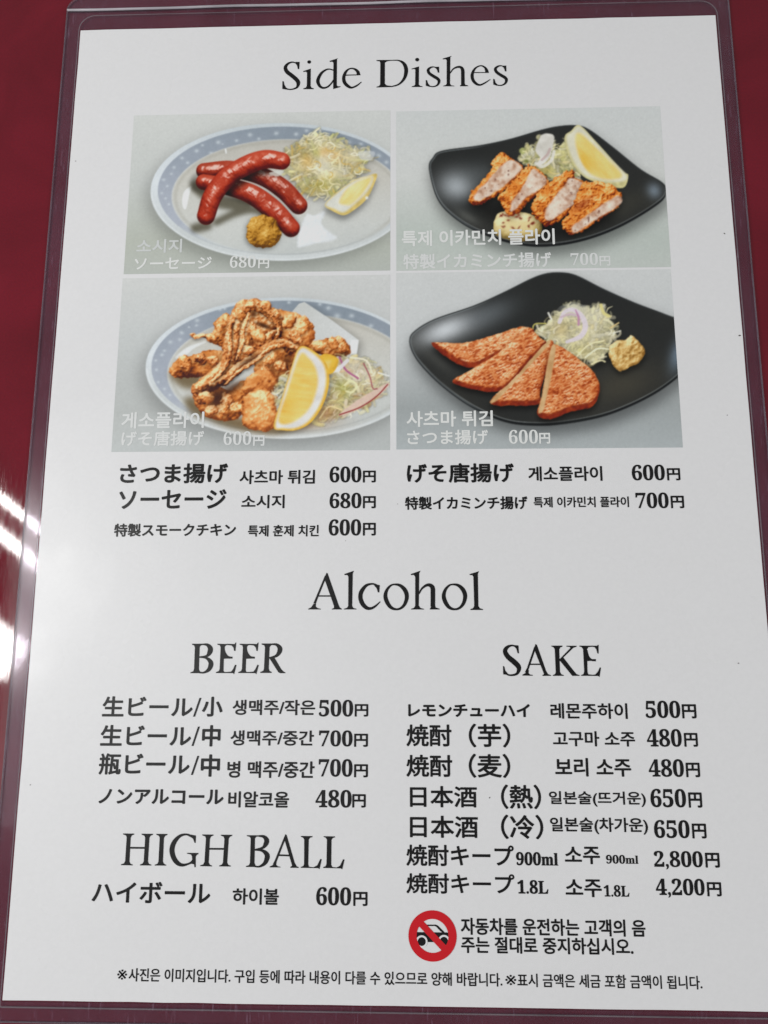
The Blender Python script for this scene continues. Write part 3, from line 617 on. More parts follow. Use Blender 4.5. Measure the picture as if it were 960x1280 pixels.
# text: kind, words, [left, right, bottom, top] in mm on the sheet, extra weight, ink, line
WORDS = [
 ["dish_name","さつま揚げ",[-82.2,-49.65,-7.18,-1.01],0.03,"k","j0"],
 ["korean_name","사츠마 튀김",[-46.1,-23.61,-7.54,-3.24],0.026,"k","k0"],
 ["price","𝟔𝟎𝟎",[-19.25,-9.8,-7.2,-2.27],0.012,"k","p0"],
 ["price","円",[-9.35,-5.52,-7.24,-3.6],0.036,"k","p0"],
 ["dish_name","ソーセージ",[-81.99,-49.8,-14.92,-9.0],0.03,"k","j1"],
 ["korean_name","소시지",[-45.3,-32.46,-14.86,-10.79],0.026,"k","k1"],
 ["price","𝟔𝟖𝟎",[-19.14,-9.74,-14.98,-10.29],0.012,"k","p1"],
 ["price","円",[-9.3,-5.5,-15.01,-11.32],0.036,"k","p1"],
 ["dish_name","特製スモークチキン",[-82.84,-46.61,-23.19,-19.25],0.03,"k","j2"],
 ["korean_name","특제 훈제 치킨",[-43.06,-22.18,-23.31,-19.83],0.026,"k","k2"],
 ["price","𝟔𝟎𝟎",[-19.29,-9.78,-23.11,-18.21],0.012,"k","p2"],
 ["price","円",[-9.25,-5.47,-23.13,-19.31],0.036,"k","p2"],
 ["dish_name","げそ唐揚げ",[3.68,35.2,-7.44,-1.48],0.03,"k","j3"],
 ["korean_name","게소플라이",[39.37,61.0,-7.14,-2.65],0.026,"k","k3"],
 ["price","𝟔𝟎𝟎",[69.58,79.14,-7.09,-2.33],0.012,"k","p3"],
 ["price","円",[79.75,83.59,-7.14,-3.43],0.036,"k","p3"],
 ["dish_name","特製イカミンチ揚げ",[3.09,38.91,-15.52,-11.54],0.03,"k","j4"],
 ["korean_name","특제 이카민치 플라이",[40.67,68.28,-15.02,-11.81],0.026,"k","k4"],
 ["price","𝟕𝟎𝟎",[70.23,79.72,-15.4,-10.69],0.012,"k","p4"],
 ["price","円",[80.33,84.15,-15.43,-11.68],0.036,"k","p4"],
 ["dish_name","生ビール",[-82.98,-57.12,-74.71,-69.09],0.025,"k","j5"],
 ["dish_name","/",[-56.94,-54.74,-74.66,-69.48],-0.004,"k","j5"],
 ["dish_name","小",[-54.48,-48.6,-74.65,-69.13],0.03,"k","j5"],
 ["korean_name","생맥주/작은",[-45.78,-22.37,-74.17,-69.93],0.026,"k","k5"],
 ["price","𝟓𝟎𝟎",[-21.32,-11.67,-74.53,-69.88],0.012,"k","p5"],
 ["price","円",[-11.23,-7.41,-74.5,-71.05],0.036,"k","p5"],
 ["dish_name","生ビール",[-82.98,-57.2,-82.71,-77.0],0.025,"k","j6"],
 ["dish_name","/",[-57.01,-54.83,-82.65,-77.36],-0.004,"k","j6"],
 ["dish_name","中",[-54.14,-48.9,-82.79,-76.93],0.03,"k","j6"],
 ["korean_name","생맥주/중간",[-46.09,-22.57,-82.47,-78.29],0.026,"k","k6"],
 ["price","𝟕𝟎𝟎",[-21.18,-11.77,-82.63,-78.22],0.012,"k","p6"],
 ["price","円",[-11.33,-7.46,-82.69,-79.11],0.036,"k","p6"],
 ["dish_name","瓶ビール",[-82.9,-57.28,-90.52,-84.72],0.025,"k","j7"],
 ["dish_name","/",[-56.83,-54.66,-90.44,-85.31],-0.004,"k","j7"],
 ["dish_name","中",[-54.14,-48.76,-90.91,-84.88],0.03,"k","j7"],
 ["korean_name","병 맥주/중간",[-46.65,-22.25,-91.15,-86.62],0.026,"k","k7"],
 ["price","𝟕𝟎𝟎",[-21.14,-11.7,-90.72,-85.95],0.012,"k","p7"],
 ["price","円",[-11.27,-7.42,-90.84,-87.31],0.036,"k","p7"],
 ["dish_name","ノンアルコール",[-82.41,-47.41,-98.29,-94.28],0.038,"k","j8"],
 ["korean_name","비알코올",[-46.09,-29.2,-99.0,-94.69],0.026,"k","k8"],
 ["price","𝟒𝟖𝟎",[-21.86,-11.89,-98.86,-94.15],0.012,"k","p8"],
 ["price","円",[-11.71,-7.97,-98.81,-95.25],0.036,"k","p8"],
 ["dish_name","ハイボール",[-82.6,-50.07,-123.9,-118.42],0.025,"k","j9"],
 ["korean_name","하이볼",[-43.98,-31.39,-124.01,-119.85],0.026,"k","k9"],
 ["price","𝟔𝟎𝟎",[-21.25,-11.81,-123.96,-119.32],0.012,"k","p9"],
 ["price","円",[-11.21,-7.36,-124.04,-120.45],0.036,"k","p9"],
 ["dish_name","レモンチューハイ",[3.77,37.76,-74.51,-70.9],0.045,"k","j10"],
 ["korean_name","레몬주하이",[43.42,64.71,-74.88,-70.61],0.026,"k","k10"],
 ["price","𝟓𝟎𝟎",[69.67,79.22,-74.62,-69.87],0.012,"k","p10"],
 ["price","円",[79.68,83.61,-74.69,-70.82],0.036,"k","p10"],
 ["dish_name","焼酎",[3.25,15.81,-82.49,-76.5],0.022,"k","j11"],
 ["dish_name","（芋）",[20.59,32.1,-82.7,-76.24],0.022,"k","j11"],
 ["korean_name","고구마 소주",[43.84,66.37,-82.28,-78.16],0.026,"k","k11"],
 ["price","𝟒𝟖𝟎",[69.62,79.12,-82.29,-77.5],0.012,"k","p11"],
 ["price","円",[79.77,83.48,-82.25,-78.53],0.036,"k","p11"],
 ["dish_name","焼酎",[3.22,15.9,-90.6,-84.69],0.022,"k","j12"],
 ["dish_name","（麦）",[20.44,31.88,-90.79,-84.33],0.022,"k","j12"],
 ["korean_name","보리 소주",[44.15,64.89,-90.26,-85.33],0.026,"k","k12"],
 ["price","𝟒𝟖𝟎",[69.65,79.18,-90.24,-85.52],0.012,"k","p12"],
 ["price","円",[79.73,83.51,-90.29,-86.43],0.036,"k","p12"],
 ["dish_name","日本酒",[4.17,22.56,-98.59,-92.95],0.022,"k","j13"],
 ["dish_name","（熱）",[29.12,40.06,-98.91,-92.44],0.022,"k","j13"],
 ["korean_name","일본술(뜨거운)",[42.19,68.41,-98.12,-94.1],0.022,"k","k13"],
 ["price","𝟔𝟓𝟎",[69.68,79.24,-98.18,-93.33],0.012,"k","p13"],
 ["price","円",[79.88,83.54,-98.22,-94.22],0.036,"k","p13"],
 ["dish_name","日本酒",[4.14,22.69,-106.49,-100.74],0.022,"k","j14"],
 ["dish_name","（冷）",[28.92,40.38,-106.69,-100.31],0.022,"k","j14"],
 ["korean_name","일본술(차가운)",[42.23,68.58,-105.24,-100.9],0.022,"k","k14"],
 ["price","𝟔𝟓𝟎",[70.17,79.67,-106.1,-101.41],0.012,"k","p14"],
 ["price","円",[80.31,84.13,-106.13,-102.28],0.036,"k","p14"],
 ["dish_name","焼酎キープ",[3.13,32.22,-113.74,-108.24],0.022,"k","j15"],
 ["dish_name","𝟗𝟎𝟎𝐦𝐥",[32.77,44.04,-113.37,-109.91],0.022,"k","j15"],
 ["korean_name","소주",[45.9,55.32,-112.9,-108.43],0.026,"k","k15"],
 ["korean_name","𝟗𝟎𝟎𝐦𝐥",[56.9,65.51,-112.72,-110.45],0.02,"k","k15"],
 ["price","𝟐,𝟖𝟎𝟎",[69.7,82.66,-114.04,-109.32],0.012,"k","p15"],
 ["price","円",[83.32,87.12,-113.5,-109.7],0.036,"k","p15"],
 ["dish_name","焼酎キープ",[3.11,32.21,-120.72,-115.56],0.022,"k","j16"],
 ["dish_name","𝟏.𝟖𝐋",[32.95,41.19,-120.53,-117.01],0.022,"k","j16"],
 ["korean_name","소주",[45.77,55.4,-121.2,-116.71],0.026,"k","k16"],
 ["korean_name","𝟏.𝟖𝐋",[55.94,62.69,-121.03,-118.07],0.02,"k","k16"],
 ["price","𝟒,𝟐𝟎𝟎",[69.76,82.64,-121.13,-116.29],0.012,"k","p16"],
 ["price","円",[83.28,87.06,-120.68,-117.1],0.036,"k","p16"],
 ["notice","자동차를 운전하는 고객의 음",[17.61,66.45,-130.9,-126.64],0.026,"k","n0"],
 ["notice","주는 절대로 중지하십시오.",[17.63,63.0,-135.4,-131.27],0.026,"k","n0"],
 ["footnote","※",[-74.34,-71.7,-143.06,-140.55],-1,"k","f0"],
 ["footnote","사진은 이미지입니다. 구입 등에 따라 내용이 다를 수 있으므로 양해 바랍니다.",[-71.25,28.31,-143.46,-140.15],0.018,"k","f0"],
 ["footnote","※",[29.11,31.97,-143.06,-140.55],-1,"k","f0"],
 ["footnote","표시 금액은 세금 포함 금액이 됩니다.",[32.26,80.4,-143.46,-140.15],0.018,"k","f0"],
 ["caption","소시지",[-81.44,-66.93,67.32,72.02],0.026,"w3","c0"],
 ["caption","ソーセージ",[-81.75,-57.23,61.7,65.76],0.024,"w1","d0"],
 ["caption","𝟔𝟖𝟎",[-51.53,-43.34,61.86,65.91],0.0,"w1","d0"],
 ["caption","円",[-42.59,-39.1,61.56,64.81],0.034,"w1","d0"],
 ["caption","특제 이카민치 플라이",[2.33,49.92,68.25,73.61],0.026,"w1","c1"],
 ["caption","特製イカミンチ揚げ",[2.79,48.6,60.6,65.69],0.024,"w2","d1"],
 ["caption","𝟕𝟎𝟎",[54.51,62.9,61.1,65.16],0.0,"w1","d1"],
 ["caption","円",[63.34,66.69,60.8,64.05],0.034,"w1","d1"],
 ["caption","게소플라이",[-82.72,-57.47,9.92,15.06],0.026,"w2","c2"],
 ["caption","げそ唐揚げ",[-82.37,-57.23,4.43,9.14],0.024,"w2","d2"],
 ["caption","𝟔𝟎𝟎",[-51.34,-42.95,4.55,8.77],0.0,"w1","d2"],
 ["caption","円",[-42.37,-38.93,4.21,7.47],0.034,"w1","d2"],
 ["caption","사츠마 튀김",[3.63,29.4,9.69,14.68],0.026,"w1","c3"],
 ["caption","さつま揚げ",[3.79,27.89,4.18,8.74],0.024,"w1","d3"],
 ["caption","𝟔𝟎𝟎",[34.01,42.58,4.29,8.56],0.0,"w1","d3"],
 ["caption","円",[42.93,46.2,4.25,7.56],0.034,"w1","d3"],
]
# hand-drawn roman headings: p = outline, s = pen stroke with width, o = closed pen stroke (mm)
HEADINGS = {
 "Side Dishes": [["s",[[-31.51,133.41,0.316],[-31.85,133.87,0.374],[-32.42,134.26,0.432],[-33.58,134.55,0.491],[-34.89,134.02,0.783],[-35.71,132.66,1.134],[-35.15,131.05,1.309],[-33.47,129.52,1.367],[-31.95,128.0,1.367],[-31.33,126.73,1.25],[-31.73,125.22,0.725],[-33.03,124.56,0.491],[-34.5,124.52,0.432],[-35.67,125.17,0.432],[-36.22,126.18,0.374]]],["p",[[-31.04,134.59],[-31.15,131.91],[-31.58,131.92],[-31.83,133.2],[-32.51,134.18],[-32.33,134.63]]],["p",[[-36.55,127.59],[-36.12,127.47],[-35.92,126.36],[-35.34,125.2],[-34.5,124.59],[-34.66,124.3],[-36.54,124.71]]],["s",[[-27.92,134.48,1.25],[-27.9,134.48,1.25],[-27.88,134.48,1.25]]],["p",[[-29.78,131.14],[-27.33,132.0],[-27.28,125.6],[-26.97,124.93],[-26.21,124.65],[-26.21,124.36],[-29.65,124.44],[-29.65,124.73],[-28.84,125.01],[-28.52,125.63],[-28.52,130.44],[-28.89,130.89],[-29.74,130.8]]],["p",[[-21.15,134.72],[-18.36,135.65],[-18.75,135.33],[-18.7,125.57],[-18.3,125.23],[-17.48,125.21],[-17.48,124.96],[-19.86,124.24],[-19.89,126.52],[-19.89,133.94],[-20.25,134.4],[-21.11,134.34]]],["s",[[-19.75,131.15,0.432],[-21.01,131.62,0.432],[-22.32,131.43,0.608],[-23.94,130.03,0.9],[-24.92,127.57,1.134],[-24.36,125.6,0.958],[-23.2,124.76,0.725],[-21.73,125.1,0.608],[-20.44,126.46,0.491],[-19.84,127.63,0.374]]],["s",[[-16.06,129.28,0.374],[-10.98,129.3,0.316]]],["s",[[-11.6,129.2,1.192],[-11.87,130.39,1.017],[-12.63,131.27,0.783],[-13.78,131.74,0.491],[-14.93,131.43,0.549],[-15.9,130.31,0.9],[-16.47,128.29,1.075],[-16.09,126.43,1.134],[-14.87,125.08,1.017],[-13.72,124.64,0.666],[-12.1,125.38,0.549],[-10.64,126.67,0.257]]],["p",[[-5.76,134.64],[0.74,134.53],[0.74,134.25],[-0.63,134.29],[-2.26,134.11],[-3.0,133.57],[-3.02,125.81],[-2.39,125.18],[-0.63,124.89],[-0.63,124.53],[-5.73,124.5],[-5.73,124.77],[-4.97,125.0],[-4.54,125.54],[-4.5,133.55],[-4.72,134.11],[-5.76,134.33]]],["s",[[-0.63,134.41,0.325],[1.28,134.33,0.423],[2.7,133.62,0.861],[3.62,132.26,1.202],[3.94,130.25,1.25],[3.45,127.95,1.007],[2.36,126.23,0.715],[1.0,125.22,0.52],[-0.77,124.74,0.423]]],["s",[[7.54,134.45,1.299],[7.56,134.45,1.299],[7.57,134.45,1.299]]],["p",[[5.69,131.13],[8.14,131.93],[8.04,125.23],[8.45,124.77],[9.26,124.5],[9.25,124.32],[5.71,124.4],[5.71,124.62],[6.55,124.87],[6.85,125.26],[6.94,130.73],[6.58,131.05],[5.77,130.88]]],["s",[[14.21,130.55,0.374],[13.79,131.17,0.374],[12.98,131.6,0.374],[11.89,131.41,0.617],[11.12,130.53,0.91],[11.49,129.29,1.007],[12.81,128.18,1.056],[14.07,127.29,1.056],[14.6,126.39,0.958],[14.21,125.09,0.666],[13.04,124.41,0.423],[11.69,124.54,0.374],[10.89,125.47,0.374],[10.54,126.34,0.325]]],["p",[[14.66,131.65],[14.72,129.46],[14.26,129.47],[13.94,130.68],[13.19,131.62]]],["p",[[10.3,126.86],[10.71,126.76],[11.02,125.62],[11.77,124.53],[11.61,124.29],[10.31,124.72]]],["p",[[15.89,134.64],[18.84,135.56],[18.4,135.08],[18.16,125.3],[18.53,124.71],[19.55,124.5],[19.55,124.32],[15.9,124.4],[15.91,124.59],[16.8,124.87],[17.08,125.32],[17.19,133.93],[16.87,134.4],[15.94,134.33]]],["s",[[18.21,129.13,0.325],[19.23,130.64,0.471],[20.46,131.32,0.666],[21.6,131.32,0.861],[22.29,130.41,1.104],[22.36,128.26,1.153],[22.31,125.2,1.153]]],["p",[[21.35,124.3],[21.36,124.49],[21.77,124.9],[21.78,125.51],[22.91,125.49],[23.06,124.81],[24.0,124.48],[23.99,124.24]]],["s",[[25.73,129.22,0.325],[30.81,129.09,0.277]]],["s",[[30.21,129.04,1.202],[30.02,130.15,0.958],[29.39,131.15,0.617],[28.32,131.67,0.423],[26.96,131.21,0.52],[25.91,130.01,0.764],[25.36,128.18,1.007],[25.65,126.4,1.007],[26.57,125.15,0.91],[27.77,124.61,0.666],[29.27,125.21,0.52],[31.24,126.57,0.228]]],["s",[[36.02,130.37,0.374],[35.66,131.0,0.374],[34.94,131.48,0.374],[33.86,131.32,0.617],[32.94,130.39,0.91],[33.4,129.12,1.007],[34.72,128.01,1.056],[35.94,127.13,1.056],[36.42,126.23,0.958],[35.99,124.99,0.666],[34.76,124.31,0.423],[33.42,124.47,0.374],[32.72,125.31,0.374],[32.39,126.23,0.325]]],["p",[[36.48,131.53],[36.51,129.38],[36.05,129.39],[35.76,130.59],[35.13,131.5]]],["p",[[32.13,126.73],[32.59,126.66],[32.83,125.49],[33.56,124.44],[33.41,124.16],[32.14,124.65]]]],
 "Alcohol": [["p",[[-19.74,-33.98],[-19.42,-34.1],[-16.14,-43.15],[-15.82,-43.92],[-15.18,-44.38],[-15.18,-44.58],[-18.06,-44.58],[-18.06,-44.38],[-17.43,-44.15],[-17.44,-43.58],[-20.14,-36.22],[-20.44,-35.78]]],["s",[[-19.93,-34.91,0.549],[-22.39,-41.13,0.608],[-23.05,-42.85,0.725]]],["p",[[-24.87,-44.57],[-24.87,-44.37],[-24.02,-43.92],[-23.28,-42.85],[-22.64,-43.0],[-22.69,-43.72],[-22.19,-44.15],[-21.24,-44.38],[-21.23,-44.58]]],["s",[[-22.39,-40.7,0.403],[-18.34,-40.7,0.403]]],["p",[[-14.56,-34.34],[-11.76,-33.39],[-12.1,-34.2],[-12.19,-43.58],[-11.84,-44.15],[-10.94,-44.38],[-10.94,-44.58],[-14.6,-44.58],[-14.6,-44.38],[-13.68,-44.1],[-13.34,-43.58],[-13.36,-35.16],[-13.69,-34.63],[-14.44,-34.69]]],["s",[[-4.57,-38.56,0.549],[-4.92,-37.9,0.608],[-5.59,-37.43,0.549],[-6.63,-37.23,0.549],[-8.25,-37.75,0.841],[-9.54,-39.42,1.192],[-9.84,-41.14,1.25],[-9.26,-42.87,1.25],[-8.15,-44.04,1.075],[-6.92,-44.3,0.783],[-5.62,-43.7,0.608],[-4.1,-42.33,0.257]]],["p",[[-6.08,-37.14],[-4.26,-37.61],[-4.4,-39.71],[-4.83,-39.63],[-5.12,-38.56],[-5.88,-37.69]]],["o",[[-0.25,-37.41,0.491],[1.48,-37.65,0.841],[2.92,-38.95,1.192],[3.52,-40.73,1.192],[3.08,-42.74,0.958],[1.99,-44.08,0.725],[0.55,-44.54,0.608],[-1.05,-43.99,0.958],[-2.2,-42.39,1.192],[-2.64,-40.66,1.134],[-2.21,-39.0,0.841],[-1.26,-37.84,0.608]]],["o",[[16.54,-37.44,0.491],[18.26,-37.67,0.841],[19.67,-38.97,1.192],[20.25,-40.75,1.192],[19.78,-42.75,0.958],[18.68,-44.09,0.725],[17.24,-44.55,0.608],[15.65,-44.0,0.958],[14.53,-42.4,1.192],[14.12,-40.69,1.134],[14.57,-39.02,0.841],[15.53,-37.87,0.608]]],["p",[[4.7,-34.38],[7.51,-33.43],[7.13,-34.16],[7.03,-39.58],[6.95,-43.45],[7.41,-44.17],[8.44,-44.4],[8.43,-44.6],[4.71,-44.6],[4.71,-44.4],[5.57,-44.11],[5.92,-43.54],[5.97,-35.25],[5.62,-34.67],[4.76,-34.73]]],["s",[[6.97,-40.16,0.374],[7.9,-38.58,0.549],[9.21,-37.66,0.783],[10.27,-37.66,1.075],[10.95,-38.44,1.309],[11.02,-40.16,1.309],[10.96,-43.74,1.309]]],["p",[[10.09,-44.6],[10.1,-44.4],[10.44,-43.89],[10.39,-43.31],[11.59,-43.32],[11.76,-44.0],[12.87,-44.37],[12.87,-44.6]]],["p",[[21.62,-34.45],[24.37,-33.61],[24.01,-34.37],[23.99,-43.61],[24.38,-44.24],[25.29,-44.52],[25.28,-44.75],[21.66,-44.75],[21.67,-44.52],[22.5,-44.18],[22.8,-43.61],[22.72,-35.23],[22.42,-34.77],[21.7,-34.74]]]],
 "BEER": [["p",[[-58.16,-54.33],[-54.49,-54.29],[-54.48,-54.67],[-55.51,-54.78],[-55.88,-55.23],[-55.83,-61.54],[-55.5,-62.17],[-54.34,-62.32],[-54.33,-62.62],[-58.24,-62.63],[-58.25,-62.4],[-57.42,-62.07],[-57.22,-61.36],[-57.26,-55.35],[-57.52,-54.78],[-58.06,-54.67]]],["s",[[-54.87,-54.48,0.432],[-53.67,-54.67,0.861],[-52.82,-55.61,1.406],[-52.93,-56.74,1.406],[-53.77,-57.79,0.705],[-55.87,-58.09,0.354]]],["s",[[-55.87,-58.13,0.316],[-53.94,-58.32,0.627],[-52.75,-59.22,1.173],[-52.44,-60.23,1.406],[-53.0,-61.61,1.095],[-54.34,-62.43,0.549],[-55.68,-62.47,0.393]]],["p",[[-50.83,-54.32],[-47.37,-54.4],[-47.36,-54.62],[-48.31,-54.78],[-48.79,-55.34],[-48.77,-61.9],[-48.53,-62.24],[-47.08,-62.27],[-47.07,-62.57],[-50.89,-62.58],[-50.9,-62.32],[-50.07,-61.98],[-49.87,-61.34],[-49.83,-55.34],[-50.05,-54.78],[-50.74,-54.63]]],["p",[[-48.14,-54.32],[-45.83,-54.4],[-45.54,-53.94],[-45.38,-54.02],[-45.53,-56.39],[-45.92,-56.28],[-46.1,-55.45],[-46.66,-54.85],[-48.13,-54.66]]],["p",[[-48.89,-55.72],[-48.98,-58.57],[-46.3,-58.5],[-46.31,-58.05],[-47.43,-57.93],[-48.26,-57.22],[-48.67,-56.47]]],["s",[[-48.88,-55.15,0.393],[-48.76,-56.28,0.471],[-48.33,-57.34,0.627],[-47.54,-58.08,0.588],[-46.3,-58.27,0.549]]],["p",[[-47.84,-62.27],[-46.51,-62.12],[-45.96,-61.34],[-45.51,-60.22],[-45.08,-60.33],[-45.68,-62.94],[-45.99,-62.6],[-47.83,-62.57]]],["p",[[-44.41,-54.32],[-40.95,-54.39],[-40.94,-54.62],[-41.9,-54.77],[-42.38,-55.34],[-42.39,-61.89],[-42.15,-62.23],[-40.7,-62.26],[-40.69,-62.56],[-44.51,-62.56],[-44.52,-62.3],[-43.69,-61.97],[-43.48,-61.33],[-43.41,-55.34],[-43.63,-54.77],[-44.32,-54.62]]],["p",[[-41.72,-54.32],[-39.41,-54.39],[-39.12,-53.94],[-38.96,-54.02],[-39.12,-56.39],[-39.51,-56.27],[-39.69,-55.45],[-40.24,-54.85],[-41.71,-54.66]]],["p",[[-42.48,-55.71],[-42.58,-58.57],[-39.9,-58.49],[-39.91,-58.04],[-41.03,-57.93],[-41.86,-57.22],[-42.26,-56.46]]],["s",[[-42.46,-55.15,0.393],[-42.35,-56.28,0.471],[-41.93,-57.33,0.627],[-41.14,-58.08,0.588],[-39.91,-58.26,0.549]]],["p",[[-41.46,-62.26],[-40.13,-62.11],[-39.58,-61.33],[-39.12,-60.21],[-38.7,-60.32],[-39.31,-62.93],[-39.62,-62.59],[-41.45,-62.56]]],["p",[[-38.08,-54.24],[-34.32,-54.24],[-34.31,-54.58],[-35.38,-54.77],[-35.74,-55.33],[-35.81,-61.32],[-35.56,-61.95],[-34.94,-62.25],[-34.94,-62.51],[-38.21,-62.52],[-38.22,-62.26],[-37.35,-61.88],[-37.18,-61.32],[-37.05,-55.33],[-37.29,-54.77],[-37.99,-54.58]]],["s",[[-35.08,-54.43,0.432],[-33.69,-54.61,0.783],[-32.79,-55.59,1.328],[-32.95,-56.72,1.25],[-33.84,-57.77,0.783],[-35.74,-58.3,0.393]]],["p",[[-35.94,-58.07],[-34.41,-57.99],[-32.3,-61.35],[-31.6,-62.1],[-31.06,-62.32],[-31.05,-62.58],[-32.57,-62.58],[-33.04,-62.32]]]],
 "SAKE": [["s",[[34.87,-56.21,0.471],[34.59,-55.46,0.471],[34.12,-54.98,0.471],[33.07,-54.76,0.51],[31.82,-55.32,0.939],[31.26,-56.43,1.25],[32.05,-57.92,1.406],[33.7,-59.33,1.484],[34.83,-60.51,1.406],[34.98,-61.54,1.095],[34.32,-62.65,0.705],[32.85,-63.02,0.51],[31.73,-62.8,0.471],[31.04,-61.95,0.471],[30.77,-60.96,0.393]]],["p",[[35.07,-54.72],[35.15,-56.95],[34.78,-56.95],[34.44,-55.65],[33.71,-54.9],[33.83,-54.64]]],["p",[[30.56,-60.48],[30.93,-60.59],[31.2,-61.77],[32.0,-62.72],[31.84,-62.95],[30.57,-62.8]]],["p",[[39.85,-54.34],[40.26,-54.53],[42.59,-61.75],[43.12,-62.7],[43.93,-62.96],[43.92,-63.18],[41.54,-63.19],[41.54,-62.96],[42.0,-62.67],[39.6,-56.2],[39.43,-55.83]]],["s",[[39.79,-55.16,0.549],[37.58,-61.02,0.549],[36.94,-62.31,0.627]]],["p",[[35.94,-63.12],[35.95,-62.86],[36.79,-62.42],[37.34,-61.57],[37.78,-61.57],[37.68,-62.42],[38.04,-62.79],[38.82,-62.93],[38.82,-63.15]]],["s",[[37.98,-59.99,0.393],[41.5,-59.98,0.393]]],["p",[[44.3,-54.79],[47.45,-54.78],[47.44,-55.08],[46.83,-55.3],[46.51,-55.83],[46.49,-62.11],[46.84,-62.73],[47.5,-62.95],[47.49,-63.17],[44.44,-63.18],[44.45,-62.96],[45.09,-62.66],[45.3,-62.11],[45.24,-55.83],[44.96,-55.27],[44.36,-55.05]]],["s",[[46.54,-58.79,0.393],[50.35,-55.15,0.549]]],["p",[[48.57,-54.82],[51.41,-54.82],[51.4,-55.08],[50.57,-55.38],[49.81,-55.6],[49.45,-55.15],[48.56,-55.08]]],["p",[[46.48,-58.53],[47.4,-57.86],[50.23,-61.66],[51.08,-62.69],[51.89,-62.95],[51.88,-63.17],[49.87,-63.17],[46.54,-58.94]]],["p",[[52.16,-54.78],[56.12,-54.81],[56.11,-55.07],[54.69,-55.22],[54.29,-55.82],[54.16,-62.1],[54.35,-62.72],[56.13,-62.9],[56.11,-63.16],[52.33,-63.16],[52.34,-62.94],[53.02,-62.65],[53.24,-61.91],[53.2,-55.82],[52.85,-55.23],[52.23,-55.04]]],["p",[[55.38,-54.78],[57.17,-54.81],[57.41,-54.52],[57.59,-54.59],[57.48,-57.04],[57.15,-56.93],[56.9,-55.82],[56.41,-55.19],[55.37,-55.07]]],["p",[[54.23,-56.19],[54.25,-59.08],[56.64,-58.96],[56.66,-58.52],[55.4,-58.52],[54.68,-57.86],[54.39,-56.93]]],["s",[[54.2,-56.0,0.393],[54.38,-57.12,0.471],[54.63,-58.04,0.627],[55.39,-58.74,0.588],[56.65,-58.89,0.549]]],["p",[[55.01,-62.94],[56.32,-62.75],[57.1,-61.91],[57.64,-60.8],[57.96,-60.91],[57.43,-63.49],[57.08,-63.19],[55.0,-63.16]]]],
